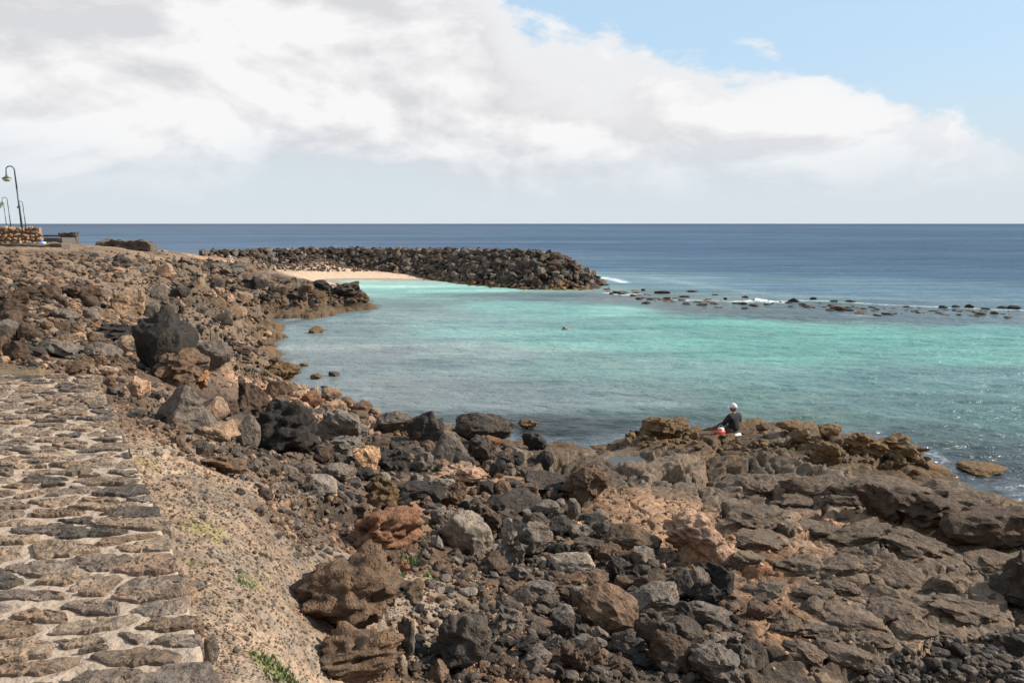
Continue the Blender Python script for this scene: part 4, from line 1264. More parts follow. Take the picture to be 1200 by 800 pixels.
def strew(name, spec, sub, nshape, seed, cap=None):
    rg = np.random.default_rng(seed)
    rn = random.Random(seed)
    shapes = [rock_shape(k, sub, 20 + i) for i, k in enumerate((['block', 'slab', 'crag', 'round', 'block', 'crag'] * 4)[:nshape])]
    VV, FF, CCc = [], [], []
    off = 0
    for poly, cnt, (s0, s1), cols in spec:
        pp = [rand_in(poly, rn) for _ in range(cnt)]
        g = ground([a for a, _ in pp], [b for _, b in pp])
        for (gx, gy, gz) in g:
            dd = math.sqrt(gx * gx + gy * gy + (CAM_Z - gz) ** 2)
            if dd > 135 or gz < .015:
                continue
            s = (s0 + (s1 - s0) * rn.random() ** 2.2) * dd / F_PX / 2
            V, F = shapes[rn.randrange(nshape)]
            e = Euler((rn.uniform(-.5, .5), rn.uniform(-.5, .5), rn.uniform(0, 6.28))).to_matrix()
            S = np.array((1, rn.uniform(.6, .95), rn.uniform(.45, .8))) * s
            VV.append((V * S) @ np.array(e).T + (gx, gy, gz + s * .25))
            FF.append(F + off)
            off += len(V)
            c = np.array(COL[rn.choice(cols)]) * rn.uniform(.8, 1.25)
            CCc.append(np.broadcast_to(c, (len(V), 3)))
    me = mesh_np(name, np.concatenate(VV), np.concatenate(FF), M_STUFF, False, np.concatenate(CCc))
    o = link(name, me)
    tag(o, kind='stuff')
    return o


o = strew('rubble', RUB, 2, 12, 3)
tag(o, 'small broken lava stones filling the gaps between the rocks', 'rubble')
PEB = [
    ([(110, 445), (150, 470), (200, 540), (330, 560), (380, 620), (350, 680), (380, 800), (245, 800), (200, 640), (150, 520)], 7000, (.9, 4.2), ['tan', 'tan', 'tan', 'brown', 'pinkish tan', 'grey', 'brown', 'brown', 'grey']),
    ([(380, 700), (600, 660), (640, 800), (380, 800)], 1500, (1.5, 5), ['tan', 'brown', 'pinkish tan', 'dark brown']),
    ([(560, 540), (900, 600), (900, 800), (500, 800), (450, 640)], 1000, (1.5, 5), ['brown', 'dark grey', 'dark brown', 'grey']),
    ([(0, 295), (200, 295), (300, 400), (180, 440), (0, 430)], 1500, (1.2, 4), ['brown', 'brown', 'dark brown', 'dark grey']),
]
o = strew('gravel', PEB, 1, 8, 9)
tag(o, 'pale tan and grey gravel strewn beside the paved wall', 'gravel')

# ------------------------------------------------------------------ grass and weeds
m, t, p, o_ = new_mat('weed_green')
at_ = t.nodes.new('ShaderNodeAttribute')
at_.attribute_name = 'Col'
t.links.new(at_.outputs['Color'], p.inputs['Base Color'])
p.inputs['Roughness'].default_value = .6
M_WEED = m


def tuft(px, py, w, nblade, hgt, cols, seed, label, spread_only=False):
    rn = random.Random(seed)
    g0 = ground(px, py)[0]
    m_ = math.hypot(g0[0], g0[1]) / F_PX
    rad_ = w * m_ / 2
    VV, FF, CC_ = [], [], []
    for i in range(nblade):
        a, q = rn.uniform(0, 6.28), rn.random() ** .6 * rad_
        x, y = g0[0] + q * math.cos(a), g0[1] + q * math.sin(a) * 1.4
        z = float(height(np.array([x]), np.array([y]))[0])
        hh_ = hgt * rn.uniform(.4, 1.1)
        b, ln = rn.uniform(0, 6.28), rn.uniform(.1, .9) * hh_
        wd = hh_ * .09 + .002
        dxx, dyy = math.cos(b), math.sin(b)
        k = len(VV)
        for s_, wf in ((0, 1), (.5, .9), (1, .1)):
            px_, py_, pz_ = x + dxx * ln * s_ * s_, y + dyy * ln * s_ * s_, z + hh_ * s_ - .004
            VV += [(px_ - dyy * wd * wf, py_ + dxx * wd * wf, pz_), (px_ + dyy * wd * wf, py_ - dxx * wd * wf, pz_)]
        FF += [(k, k + 1, k + 3, k + 2), (k + 2, k + 3, k + 5, k + 4)]
        c = np.array(rn.choice(cols)) * rn.uniform(.7, 1.3)
        CC_ += [c] * 6
    o = link('weed_tuft', mesh_np('weed_tuft', VV, FF, M_WEED, True, np.array(CC_)))
    tag(o, label, 'weed', 'green weeds among the stones')
    if spread_only:
        o['kind'] = 'stuff'
    return o


GR = [(.06, .10, .02), (.09, .125, .03), (.13, .14, .045)]
tuft(479, 662, 26, 260, .09, GR, 1, 'thickest bright green tuft under the rust brown outcrop')
tuft(505, 676, 14, 60, .07, GR, 2, 'thin green tuft on sand just seaward of the thickest one')
tuft(470, 676, 12, 50, .05, GR, 3, 'small green tuft in front of the thickest one')
tuft(493, 632, 12, 60, .05, GR, 4, 'green weed growing on top of the rust brown outcrop')
tuft(562, 692, 18, 110, .06, GR, 5, 'green weed beside the flat pale grey stone')
tuft(606, 724, 16, 60, .05, GR, 6, 'green weed by the dark round rock')
tuft(290, 686, 22, 130, .03, GR, 7, 'low green weed cushion in the middle of the gravel')
tuft(312, 680, 24, 120, .02, GR, 8, 'low mossy weed just beyond the gravel cushion')
tuft(330, 790, 44, 300, .035, GR, 9, 'spreading green weeds at the foot of the knobbly brown mass')
tuft(306, 772, 24, 120, .03, GR, 10, 'sparse green weed on gravel beside the paved wall')
tuft(240, 622, 50, 260, .012, [(.17, .17, .06), (.2, .19, .08)], 11, 'yellow green moss spread over the middle gravel', True)
tuft(222, 660, 34, 140, .012, [(.17, .17, .06), (.2, .19, .08)], 12, 'yellow green moss close to the paved wall', True)
tuft(300, 640, 40, 120, .012, [(.17, .17, .06), (.2, .19, .08)], 13, 'thin moss on the gravel toward the huge brown crag', True)
tuft(504, 486, 22, 90, .04, [(.2, .2, .03), (.14, .12, .03)], 14, 'yellow weed on wet rocks at the water edge')

# ------------------------------------------------------------------ paved wall with mortared lava stones
wall = empty('paved_wall', (EDGE[3][0], EDGE[3][1], WALL_Z))
tag(wall, 'broad low wall top paved with brown and grey lava stones in pale mortar', 'wall')
WO = np.array((EDGE[3][0], EDGE[3][1], WALL_Z))
left = [P(-330, 441, WALL_Z)[:2]]
outline = [left[0]] + EDGE + [np.array((EDGE[-1][0] - 2.4, EDGE[-1][1]))]
M_MORT = simple('mortar', (.31, .24, .185), .95, 0, .15, .45, 16, .03)


def edge_x(y):
    ys = [e[1] for e in EDGE][::-1]
    xs = [e[0] for e in EDGE][::-1]
    return np.interp(y, ys, xs)


YF, YN = EDGE[0][1], EDGE[-1][1]
gy_ = np.arange(YN, YF + .001, .028)
gx_n = 100
VV = []
for j, y in enumerate(gy_):
    xe = float(edge_x(y)) + .02 * float(vn2(np.array([y * 3.1]), np.array([.5]), 4)[0])
    xs = np.linspace(xe - 3.0, xe, gx_n)
    VV.append(np.stack((xs, np.full(gx_n, y), np.full(gx_n, WALL_Z)), -1))
VV = np.concatenate(VV)
VV[:, 2] += -.001 + .024 * fbm2(VV[:, 0] * 5, VV[:, 1] * 5, 5, 41, .6) + .03 * fbm2(VV[:, 0] * .8, VV[:, 1] * .8, 2, 42)
ii = np.arange(len(gy_) * gx_n).reshape(len(gy_), gx_n)
FF = np.stack((ii[:-1, :-1], ii[:-1, 1:], ii[1:, 1:], ii[1:, :-1]), -1).reshape(-1, 4)
# side and end skirts
nb = len(VV)


def skirt(ring):
    global VV, FF
    a = VV[ring].copy()
    a[:, 2] = WALL_Z - 1.1
    s = len(VV)
    VV = np.concatenate((VV, a))
    k = len(ring)
    FF = np.concatenate((FF, np.stack((ring[:-1], ring[1:], s + np.arange(1, k), s + np.arange(k - 1)), -1)))


skirt(ii[:, -1][::-1].copy())
skirt(ii[-1, ::-1][::-1].copy())
skirt(ii[0].copy())
link('mortar', mesh_np('mortar', VV - WO, FF, M_MORT, True), wall)


def clip(poly, px_, py_, nx, ny):
    o = []
    for a, b in zip(poly, poly[1:] + poly[:1]):
        da = (a[0] - px_) * nx + (a[1] - py_) * ny
        db = (b[0] - px_) * nx + (b[1] - py_) * ny
        if da <= 0:
            o.append(a)
        if (da < 0) != (db < 0) and da != db:
            k = da / (da - db)
            o.append((a[0] + (b[0] - a[0]) * k, a[1] + (b[1] - a[1]) * k))
    return o


rn = random.Random(21)
seeds = []
y = 1.6
row = 0
while y < YF + .1:
    x = float(edge_x(y)) - .12 + rn.uniform(-.04, .04)
    lim = min(-0.66 * y - .45, float(edge_x(y)) - 1.2)
    while x > lim:
        if rn.random() > .04:
            seeds.append((x, y + rn.uniform(-.11, .11)))
        x -= rn.choice((.12, .17, .24, .31, .38)) * rn.uniform(.85, 1.15)
    y += rn.uniform(.13, .20)
stone_c = [(.25, .19, .145)] * 5 + [(.29, .235, .185)] * 6 + [(.25, .21, .18)] * 5 + [(.105, .095, .087)] * 2 + [(.30, .215, .145)] * 1 + [(.19, .16, .138)] * 4
stones = []
for i, (sx, sy) in enumerate(seeds):
    poly = [(sx - .4, sy - .26), (sx + .4, sy - .26), (sx + .4, sy + .26), (sx - .4, sy + .26)]
    for (ox, oy) in seeds:
        if (ox, oy) == (sx, sy) or abs(ox - sx) > .9 or abs(oy - sy) > .6:
            continue
        # anisotropic bisector keeps the stones long across the wall
        ddx, ddy = (ox - sx) * .6, (oy - sy) * 1.35
        nx, ny = ddx * .6, ddy * 1.35
        poly = clip(poly, (ox + sx) / 2, (oy + sy) / 2, nx, ny)
        if len(poly) < 3:
            break
    if len(poly) < 3:
        continue
    e0 = np.array((float(edge_x(sy - .25)), sy - .25))
    e1 = np.array((float(edge_x(sy + .25)), sy + .25))
    dv = e1 - e0
    nv = np.array((dv[1], -dv[0]))
    nv /= np.linalg.norm(nv)
    poly = clip(poly, e0[0] + nv[0] * .045, e0[1] + nv[1] * .045, nv[0], nv[1])
    poly = clip(poly, 0, YF + .015, 0, 1)
    if len(poly) < 3:
        continue
    pc = np.array(poly)
    cen = pc.mean(0)
    area = .5 * abs(sum(a[0] * b[1] - b[0] * a[1] for a, b in zip(poly, poly[1:] + poly[:1])))
    if area < .008:
        continue
    # ray distances to the polygon at many angles -> rounded, inset outline
    NA = 34
    th = np.linspace(0, 2 * math.pi, NA, endpoint=False)
    dirs = np.stack((np.cos(th), np.sin(th)), -1)
    rr_ = np.full(NA, 9.0)
    for a, b in zip(pc, np.roll(pc, -1, 0)):
        e = b - a
        nrm = np.array((e[1], -e[0]))
        ln = np.linalg.norm(nrm)
        if ln < 1e-6:
            continue
        nrm = nrm / ln
        dd_ = (a - cen) @ nrm
        if dd_ < 0:
            nrm, dd_ = -nrm, -dd_
        dt = dirs @ nrm
        rr_ = np.minimum(rr_, np.where(dt > 1e-3, max(dd_ - rn.choice((.010, .015, .022, .032)), .01) / np.maximum(dt, 1e-3), 9))
    for _ in range(1):
        rr_ = .25 * np.roll(rr_, 1) + .5 * rr_ + .25 * np.roll(rr_, -1)
    rr_ = rr_ * (1 + .22 * np.array([vn2(np.array([math.cos(a) * 2.6 + i]), np.array([math.sin(a) * 2.6]), 8)[0] for a in th]))
    prof = [(1.0, -.05), (1.0, .002), (.965, .012), (.88, .015), (.72, .016), (.54, .016), (.30, .016)]
    V = []
    zb = rn.uniform(-.006, .008)
    tx, ty = rn.uniform(-.04, .04), rn.uniform(-.04, .04)
    for (s, z) in prof:
        q = dirs * (rr_ * s)[:, None]
        V.append(np.stack((q[:, 0], q[:, 1], np.full(NA, z)), -1))
    V.append(np.array([[0, 0, .016]]))
    V = np.concatenate(V)
    wxy = V[:, :2] + cen
    top = V[:, 2] > -.01
    V[:, 2] += np.where(top, .020 * fbm2(wxy[:, 0] * 8, wxy[:, 1] * 8, 4, 44, .58) + zb + tx * V[:, 0] + ty * V[:, 1] - .012 * sstep(.1, .4, fbm2(wxy[:, 0] * 24, wxy[:, 1] * 24, 2, 45)), 0)
    V[:, 2] += .03 * fbm2(wxy[:, 0] * .8, wxy[:, 1] * .8, 2, 42)
    F = []
    for r0 in range(len(prof) - 1):
        for k in range(NA):
            k2 = (k + 1) % NA
            F += [(r0 * NA + k, r0 * NA + k2, (r0 + 1) * NA + k2), (r0 * NA + k, (r0 + 1) * NA + k2, (r0 + 1) * NA + k)]
    c0 = (len(prof) - 1) * NA
    F += [(c0 + k, c0 + (k + 1) % NA, len(V) - 1) for k in range(NA)]
    me = mesh_np('stone', V, np.array(F), M_ROCK, False)
    o = link('stone', me, wall)
    o.location = (cen[0] - WO[0], cen[1] - WO[1], 0)
    c = rn.choice(stone_c)
    j = rn.uniform(.8, 1.2)
    j *= 1.12
    o.color = (c[0] * j, c[1] * j, c[2] * j, 1)
    stones.append(o)
print('wall stones', len(stones))
# side stones of the wall facing the gravel
for k in range(60):
    y = rn.uniform(2.2, YF)
    xe = float(edge_x(y))
    s = rn.uniform(.08, .16)
    o = link('stone', rock_mesh(rn.choice(('block', 'round')), 3, rn.randint(1, 7)), wall)
    o.location = (xe - .08 - WO[0], y - WO[1], -rn.uniform(.14, .8))
    o.scale = (.11, s, s * .6)
    c = rn.choice(stone_c)
    o.color = (*c, 1)

# ------------------------------------------------------------------ breakwater
crest = [(*PD(200, 112, 0)[:2], 2.2), (*PD(235, 112, 0)[:2], 2.9), (*PD(320, 116, 0)[:2], 3.0), (*PD(400, 117, 0)[:2], 3.05), (*PD(460, 111, 0)[:2], 3.15), (*PD(520, 104, 0)[:2], 3.3), (*PD(580, 94, 0)[:2], 3.5), (*PD(612, 89.5, 0)[:2], 3.7), (*PD(645, 86, 0)[:2], 3.55), (*PD(664, 84.5, 0)[:2], 2.7), (*PD(684, 83.5, 0)[:2], 1.35), (*PD(702, 83, 0)[:2], .1)]
crest = np.array(crest)
crest[:, 2] -= np.array([.3, .45, .45, .45, .45, .45, .42, .45, .55, .6, .5, .15])


def bw_height(x, y):
    """height of the rubble mound: falls away from its crest line"""
    best = np.full(x.shape, -9.0)
    for a, b in zip(crest[:-1], crest[1:]):
        ab = b[:2] - a[:2]
        t_ = np.clip(((x - a[0]) * ab[0] + (y - a[1]) * ab[1]) / (ab @ ab), 0, 1)
        d = np.hypot(x - a[0] - ab[0] * t_, y - a[1] - ab[1] * t_)
        zc = a[2] + (b[2] - a[2]) * t_
        best = np.maximum(best, zc - np.maximum(0, d - .8) * .62)
    return best


bwo = np.array((*crest[6][:2], 0.0))
bw = empty('breakwater', bwo)
tag(bw, 'long breakwater of piled dark boulders sheltering the turquoise lagoon', 'breakwater')
x0, x1 = crest[:, 0].min() - 8, crest[:, 0].max() + 7
y0, y1 = crest[:, 1].min() - 9, crest[:, 1].max() + 8
nx_, ny_ = int((x1 - x0) / .3), int((y1 - y0) / .3)
gx, gy = np.meshgrid(np.linspace(x0, x1, nx_), np.linspace(y0, y1, ny_), indexing='ij')
bz = bw_height(gx.ravel(), gy.ravel()) - .35 + .35 * fbm2(gx.ravel() * .9, gy.ravel() * .9, 4, 55)
bi = np.arange(nx_ * ny_).reshape(nx_, ny_)
BF = np.stack((bi[:-1, :-1], bi[1:, :-1], bi[1:, 1:], bi[:-1, 1:]), -1).reshape(-1, 4)
BF = BF[(bz[BF] > -1.2).any(1)]
core_c = np.broadcast_to(np.array((.06, .05, .043)), (len(bz), 3))
link('core', mesh_np('core', np.stack((gx.ravel() - bwo[0], gy.ravel() - bwo[1], bz), -1), BF, M_GROUND, True, core_c), bw)
cand = []
rn = random.Random(77)
tries = 0
grid_b = {}
while tries < 26000:
    tries += 1
    k = rn.randrange(1, len(crest) - 1)
    a, b = crest[k], crest[k + 1]
    tt = rn.random()
    c0 = a + (b - a) * tt
    an = math.atan2(*(b[:2] - a[:2])[::-1])
    off = rn.uniform(-1.6, 7.0)
    if k >= len(crest) - 4:
        off = rn.uniform(-4, 7)
    nx, ny = math.sin(an), -math.cos(an)
    x, y = c0[0] + nx * off, c0[1] + ny * off
    z = float(bw_height(np.array([x]), np.array([y]))[0])
    if z < -.25 or z < float(height(np.array([x]), np.array([y]))[0]) - .2:
        continue
    s = rn.uniform(.30, .70) * (1.08 if x > crest[6][0] else 1.0)
    if z < .5:
        s *= .75
    cell = (int(x / 1.5), int(y / 1.5))
    if any(math.hypot(x - q[0], y - q[1]) < (s + q[3]) * .60 for cx in (-1, 0, 1) for cy in (-1, 0, 1) for q in grid_b.get((cell[0] + cx, cell[1] + cy), ())):
        continue
    grid_b.setdefault(cell, []).append((x, y, z, s))
    cand.append((x, y, z, s))
cand.sort(key=lambda q: -q[3] / math.hypot(q[0], q[1]))
print('breakwater boulders', len(cand))
rest = []
for i, (x, y, z, s) in enumerate(cand):
    shp = rn.choice(('block', 'crag', 'slab', 'block'))
    sc = (s * rn.uniform(.85, 1.15), s * rn.uniform(.7, 1.0), s * rn.uniform(.6, .95))
    rot = (rn.uniform(-.5, .5), rn.uniform(-.5, .5), rn.uniform(0, 6.28))
    cc_ = COL['ochre'] if z < .3 and rn.random() < .6 else rn.choice((COL['dark grey'],) * 5 + (COL['dark brown'],) * 4 + (COL['grey'],) * 4 + (COL['black'],) * 2)
    jj_ = rn.uniform(.85, 1.4)
    cc_ = tuple(v * jj_ for v in cc_)
    if i < 299:
        o = link('boulder', rock_mesh(shp, 3, rn.randint(1, 7)), bw)
        o.location = (x - bwo[0], y - bwo[1], z + s * .1)
        o.rotation_euler = rot
        o.scale = sc
        o.color = (*cc_, 1)
    else:
        rest.append((x, y, z, s, shp, sc, rot, cc_))
VV, FF, CC_ = [], [], []
off = 0
small = []
for k in range(900):  # chinking stones between the boulders and at the toe
    c0 = rn.choice(cand)
    x, y = c0[0] + rn.uniform(-1, 1), c0[1] + rn.uniform(-1, 1)
    z = float(bw_height(np.array([x]), np.array([y]))[0])
    s = rn.uniform(.12, .3)
    small.append((x, y, max(z, -.1), s, 'block', (s, s * .8, s * .7), (rn.random(), rn.random(), rn.random() * 6), rn.choice((COL['dark brown'], COL['grey'], COL['brown'], COL['ochre']))))
for (x, y, z, s, shp, sc, rot, cc_) in rest + small:
    V, F = ICO_R = rock_shape(shp, 2, 30 + int(s * 1000) % 6)
    V = (V * np.array(sc)) @ np.array(Euler(rot).to_matrix()).T + (x - bwo[0], y - bwo[1], z + s * .1)
    VV.append(V)
    FF.append(F + off)
    off += len(V)
    CC_.append(np.broadcast_to(np.array(cc_), (len(V), 3)))
o = link('rubble', mesh_np('rubble', np.concatenate(VV), np.concatenate(FF), M_STUFF, False, np.concatenate(CC_)), bw)
tag(o, kind='stuff')

# ------------------------------------------------------------------ promenade wall, lamps, blocks on the far shore
DW = 56.0
wbase = PD(-60, DW, 4.72)
wend = PD(45, DW + 1.5, 4.72)
mw = empty('masonry_wall', wbase)
tag(mw, 'low retaining wall of orange brown rubble masonry below the street lamps', 'wall')
wv = wend - wbase
wl = math.hypot(wv[0], wv[1])
mw.rotation_euler = (0, 0, math.atan2(wv[1], wv[0]))
M_CONC = simple('old_concrete', (.09, .082, .074), .9, 0, .2, .3, 6, .02)
M_DCONC = simple('dark_concrete', (.085, .070, .058), .9, 0, .2, .4, 5, .02)
M_MORT2 = simple('wall_mortar', (.22, .15, .10), .9, 0, .2, .3, 5, .02)
bm = bmesh.new()
bmesh.ops.create_cube(bm, size=1)
for v in bm.verts:
    hh_ = 1.56 if v.co.x < 0 else 1.50
    v.co = Vector(((v.co.x + .5) * wl, (v.co.y + .5) * .6 + .05, (v.co.z + .5) * hh_ - .1))
from_bm('mortar_core', bm, M_MORT2, mw)
rn = random.Random(9)
z = 0.12
while z < 1.58:
    hgt = rn.uniform(.19, .30) if z > .4 else rn.uniform(.3, .42)
    x = rn.uniform(0, .2)
    while x < wl:
        w = rn.uniform(.2, .55)
        xe = wl - .25 * (z - .9) if z > .9 else wl
        if x > xe:
            break
        o = link('stone', rock_mesh(rn.choice(('block', 'round')), 2, rn.randint(1, 7)), mw)
        o.location = (min(x + w / 2, xe), .05, z - .1)
        o.rotation_euler = (0, rn.uniform(-.5, .5), 0)
        o.location.z += rn.uniform(-.07, .07)
        o.scale = (w / 2 * 1.05, .16, hgt / 2 * rn.uniform(.85, 1.25))
        c = rn.choice(((.52, .32, .19), (.45, .29, .18), (.58, .40, .26), (.36, .23, .15), (.26, .18, .13), (.6, .46, .33)))
        o.color = (*c, 1)
        x += w
    z += hgt
o = place_rock('boulder', 22, 292, 9, 10, 'pyr', 'sand', sub=3, at=PD(22, DW - .8, 4.62), sink=.02)
o.color = (.62, .48, .40, 1)
tag(o, 'whitish pentagon shaped stone leaning on the masonry wall', 'rock')

M_WHITE = simple('white_paint', (.5, .49, .46), .5, 0, .4, .05, 8, 0)
M_BLUE = simple('blue_paint', (.04, .09, .34), .5, 0, .4, .1, 8, 0)


def tube(bm, pts, r0, r1, seg=10):
    rings = []
    n_ = len(pts)
    for i, p_ in enumerate(pts):
        p_ = Vector(p_)
        d = (Vector(pts[min(i + 1, n_ - 1)]) - Vector(pts[max(i - 1, 0)])).normalized()
        a = d.orthogonal().normalized()
        if abs(d.z) < .99:
            a = d.cross(Vector((0, 0, 1))).normalized()
        else:
            a = Vector((1, 0, 0))
        b = d.cross(a)
        r = r0 + (r1 - r0) * i / (n_ - 1)
        rings.append([bm.verts.new(p_ + (a * math.cos(k / seg * 6.28318) + b * math.sin(k / seg * 6.28318)) * r) for k in range(seg)])
    for u_, v_ in zip(rings[:-1], rings[1:]):
        for k in range(seg):
            bm.faces.new((u_[k], u_[(k + 1) % seg], v_[(k + 1) % seg], v_[k]))
    bm.faces.new(rings[0][::-1])
    bm.faces.new(rings[-1])


def lathe(bm, prof, seg=24, c=(0, 0, 0)):
    rings = [[bm.verts.new((c[0] + r * math.cos(k / seg * 6.28318), c[1] + r * math.sin(k / seg * 6.28318), c[2] + z)) for k in range(seg)] for r, z in prof]
    for u_, v_ in zip(rings[:-1], rings[1:]):
        for k in range(seg):
            bm.faces.new((u_[k], u_[(k + 1) % seg], v_[(k + 1) % seg], v_[k]))
    bm.faces.new(rings[0][::-1])
    bm.faces.new(rings[-1])


b0 = empty('bollard', PD(48.5, DW - .5, 4.72))
tag(b0, 'small white post with a blue top at the end of the masonry wall', 'post')
bm = bmesh.new()
lathe(bm, [(.19, 0), (.19, .44), (.17, .46)])
from_bm('post', bm, M_WHITE, b0, True)
bm = bmesh.new()
lathe(bm, [(.10, .463), (.11, .48), (.11, .60), (.08, .63)], c=(-.12, 0, 0))
from_bm('cap', bm, M_BLUE, b0, True)

M_POLE = simple('lamp_green_paint', (.05, .085, .085), .45, .3, .5, .15, 5, 0)
M_GLASS = simple('lamp_glass', (.5, .44, .32), .25, 0, .5, .05, 5, 0)


def lamp(loc, h, reach, label, rz=0.0, mirror=False):
    root = empty('street_lamp', loc, rz)
    tag(root, label, 'street lamp', 'street lamps along the promenade')
    bm = bmesh.new()
    lathe(bm, [(.16, 0), (.16, .12), (.10, .2), (.075, .9), (.07, 1.0)])
    from_bm('base', bm, M_POLE, root, True)
    lean = -.17
    bm = bmesh.new()
    tube(bm, [(0, 0, .9), (lean * .4, 0, h * .5), (lean * .7, 0, h * .72)], .07, .05)
    from_bm('pole', bm, M_POLE, root, True)
    bm = bmesh.new()
    lathe(bm, [(.065, h * .5 - .04), (.075, h * .5), (.065, h * .5 + .04)], c=(lean * .4, 0, 0))
    lathe(bm, [(.06, h * .72 - .03), (.068, h * .72), (.06, h * .72 + .03)], c=(lean * .7, 0, 0))
    from_bm('collar', bm, M_POLE, root, True)
    bm = bmesh.new()
    s = h * .72
    rr_ = reach / 2
    top = h - rr_
    pts = [(lean * .7, 0, s), (lean, 0, top)]
    for k in range(1, 13):
        a = math.pi * k / 12
        pts.append((lean - rr_ + rr_ * math.cos(a), 0, top + rr_ * math.sin(a)))
    ex = lean - 2 * rr_
    pts.append((ex - .01, 0, top - .28))
    tube(bm, pts, .05, .035)
    from_bm('arm', bm, M_POLE, root, True)
    bm = bmesh.new()
    lathe(bm, [(.04, top - .26), (.07, top - .34), (.09, top - .45), (.30, top - .56), (.31, top - .59)], c=(ex, 0, 0))
    from_bm('lamp_shade', bm, M_POLE, root, True)
    bm = bmesh.new()
    lathe(bm, [(.285, top - .592), (.27, top - .66), (.20, top - .75), (.08, top - .80)], c=(ex, 0, 0))
    from_bm('globe', bm, M_GLASS, root, True)
    return root


def lamp_at(px, d, h_top_px, base_z, reach_px, label):
    b = PD(px, d, base_z)
    topz = CAM_Z + (262 - h_top_px) * d / F_PX
    lamp(b, topz - base_z, reach_px * d / F_PX, label, -math.atan2(b[0], b[1]))


lamp_at(25.5, 57.5, 197, 5.0, 8.2, 'nearest and tallest curved street lamp with the lantern hanging toward the land')
lamp_at(12.5, 112, 232, 4.9, 5, 'small distant curved street lamp, the taller looking one behind the nearest lamp')
lamp_at(7.5, 138, 237, 4.9, 3, 'most distant street lamp, closest to the edge of the view')
lamp_at(30, 120, 236.5, 4.9, 4, 'thin distant street lamp just seaward of the nearest one')


def rough_box(name, size, loc, rz, mat, parent=None, seg=10, amp=.05, seed=1):
    bm = bmesh.new()
    bmesh.ops.create_cube(bm, size=1)
    bmesh.ops.subdivide_edges(bm, edges=bm.edges[:], cuts=seg, use_grid_fill=True)
    for v in bm.verts:
        q = Vector((v.co.x * size[0], v.co.y * size[1], v.co.z * size[2]))
        f = fbm3(np.array([[q.x * 1.6 + seed, q.y * 1.6, q.z * 1.6]]), 3, seed)[0]
        q += Vector((v.co.x, v.co.y, v.co.z)) * 2 * amp * f
        v.co = q
    o = from_bm(name, bm, mat, parent)
    o.location = loc
    o.rotation_euler = (0, 0, rz)
    return o


q = PD(148, 66, 4.62)
o = rough_box('concrete_block', (3.9, 1.0, .75), q, -.05, M_DCONC, seed=2, amp=.28)
tag(o, 'long dark weathered concrete block at the edge of the flat ground before the sea', 'block')
q = PD(81, 70, 5.0)
o = rough_box('concrete_ruin', (1.0, 1.2, .95), q, .2, M_DCONC, seed=5, amp=.3)
tag(o, 'short dark concrete stump at the head of the grey ramp', 'block')
q = PD(66, 68, 4.95)
o = rough_box('ramp', (1.8, 2.6, .6), q, .1, M_CONC, seed=6, amp=.03)
tag(o, 'grey concrete ramp between the masonry wall and the dark stump', 'ramp')
q = PD(58, 71, 5.36)
o = rough_box('kerb_stone', (2.6, .5, .14), q, .05, M_DCONC, seed=8, amp=.02)
tag(o, 'thin dark capping slab on top of the grey ramp', 'slab')
q = PD(30, 50, 5.0)
o = rough_box('stone_ledge', (4.6, 1.3, .30), q, .05, M_DCONC, seed=9, amp=.12, seg=14)
tag(o, 'dark broken ledge of rock running below the masonry wall', 'ledge')


# ------------------------------------------------------------------ people
def skin_mesh(name, nodes, edges, mat, parent=None, sub=2, root_i=0):
    """one continuous surface grown round a skeleton: nodes = (x, y, z, rx, ry)"""
    me = bpy.data.meshes.new(name)
    me.from_pydata([q[:3] for q in nodes], edges, [])
    o = link(name, me)
    md = o.modifiers.new('Skin', 'SKIN')
    md.use_smooth_shade = True
    for i, q in enumerate(nodes):
        sv = me.skin_vertices[0].data[i]
        sv.radius = (q[3], q[4] if len(q) > 4 else q[3])
        sv.use_root = (i == root_i)
    o.modifiers.new('Sub', 'SUBSURF').levels = sub
    dg = bpy.context.evaluated_depsgraph_get()
    nm = bpy.data.meshes.new_from_object(o.evaluated_get(dg))
    bpy.data.objects.remove(o)
    nm.name = name
    nm.materials.clear()
    nm.materials.append(mat)
    for p_ in nm.polygons:
        p_.use_smooth = True
    return link(name, nm, parent)


M_SKIN = simple('skin', (.24, .13, .085), .55, 0, .35, .08, 20, 0)
M_BLACK = simple('black_cloth', (.018, .018, .022), .85, 0, .2, .3, 60, .003)
M_TROUS = simple('dark_brown_cloth', (.075, .055, .045), .85, 0, .2, .3, 60, .003)
M_CLOTHW = simple('white_cloth', (.55, .54, .53), .8, 0, .2, .06, 60, .003)
M_HAIR = simple('dark_hair', (.02, .015, .012), .6, 0, .4, .3, 90, .003)
M_RED = simple('red_plastic', (.45, .035, .02), .45, 0, .5, .15, 30, .003)
M_PINK = simple('pink_cloth', (.40, .27, .23), .8, 0, .2, .1, 40, 0)


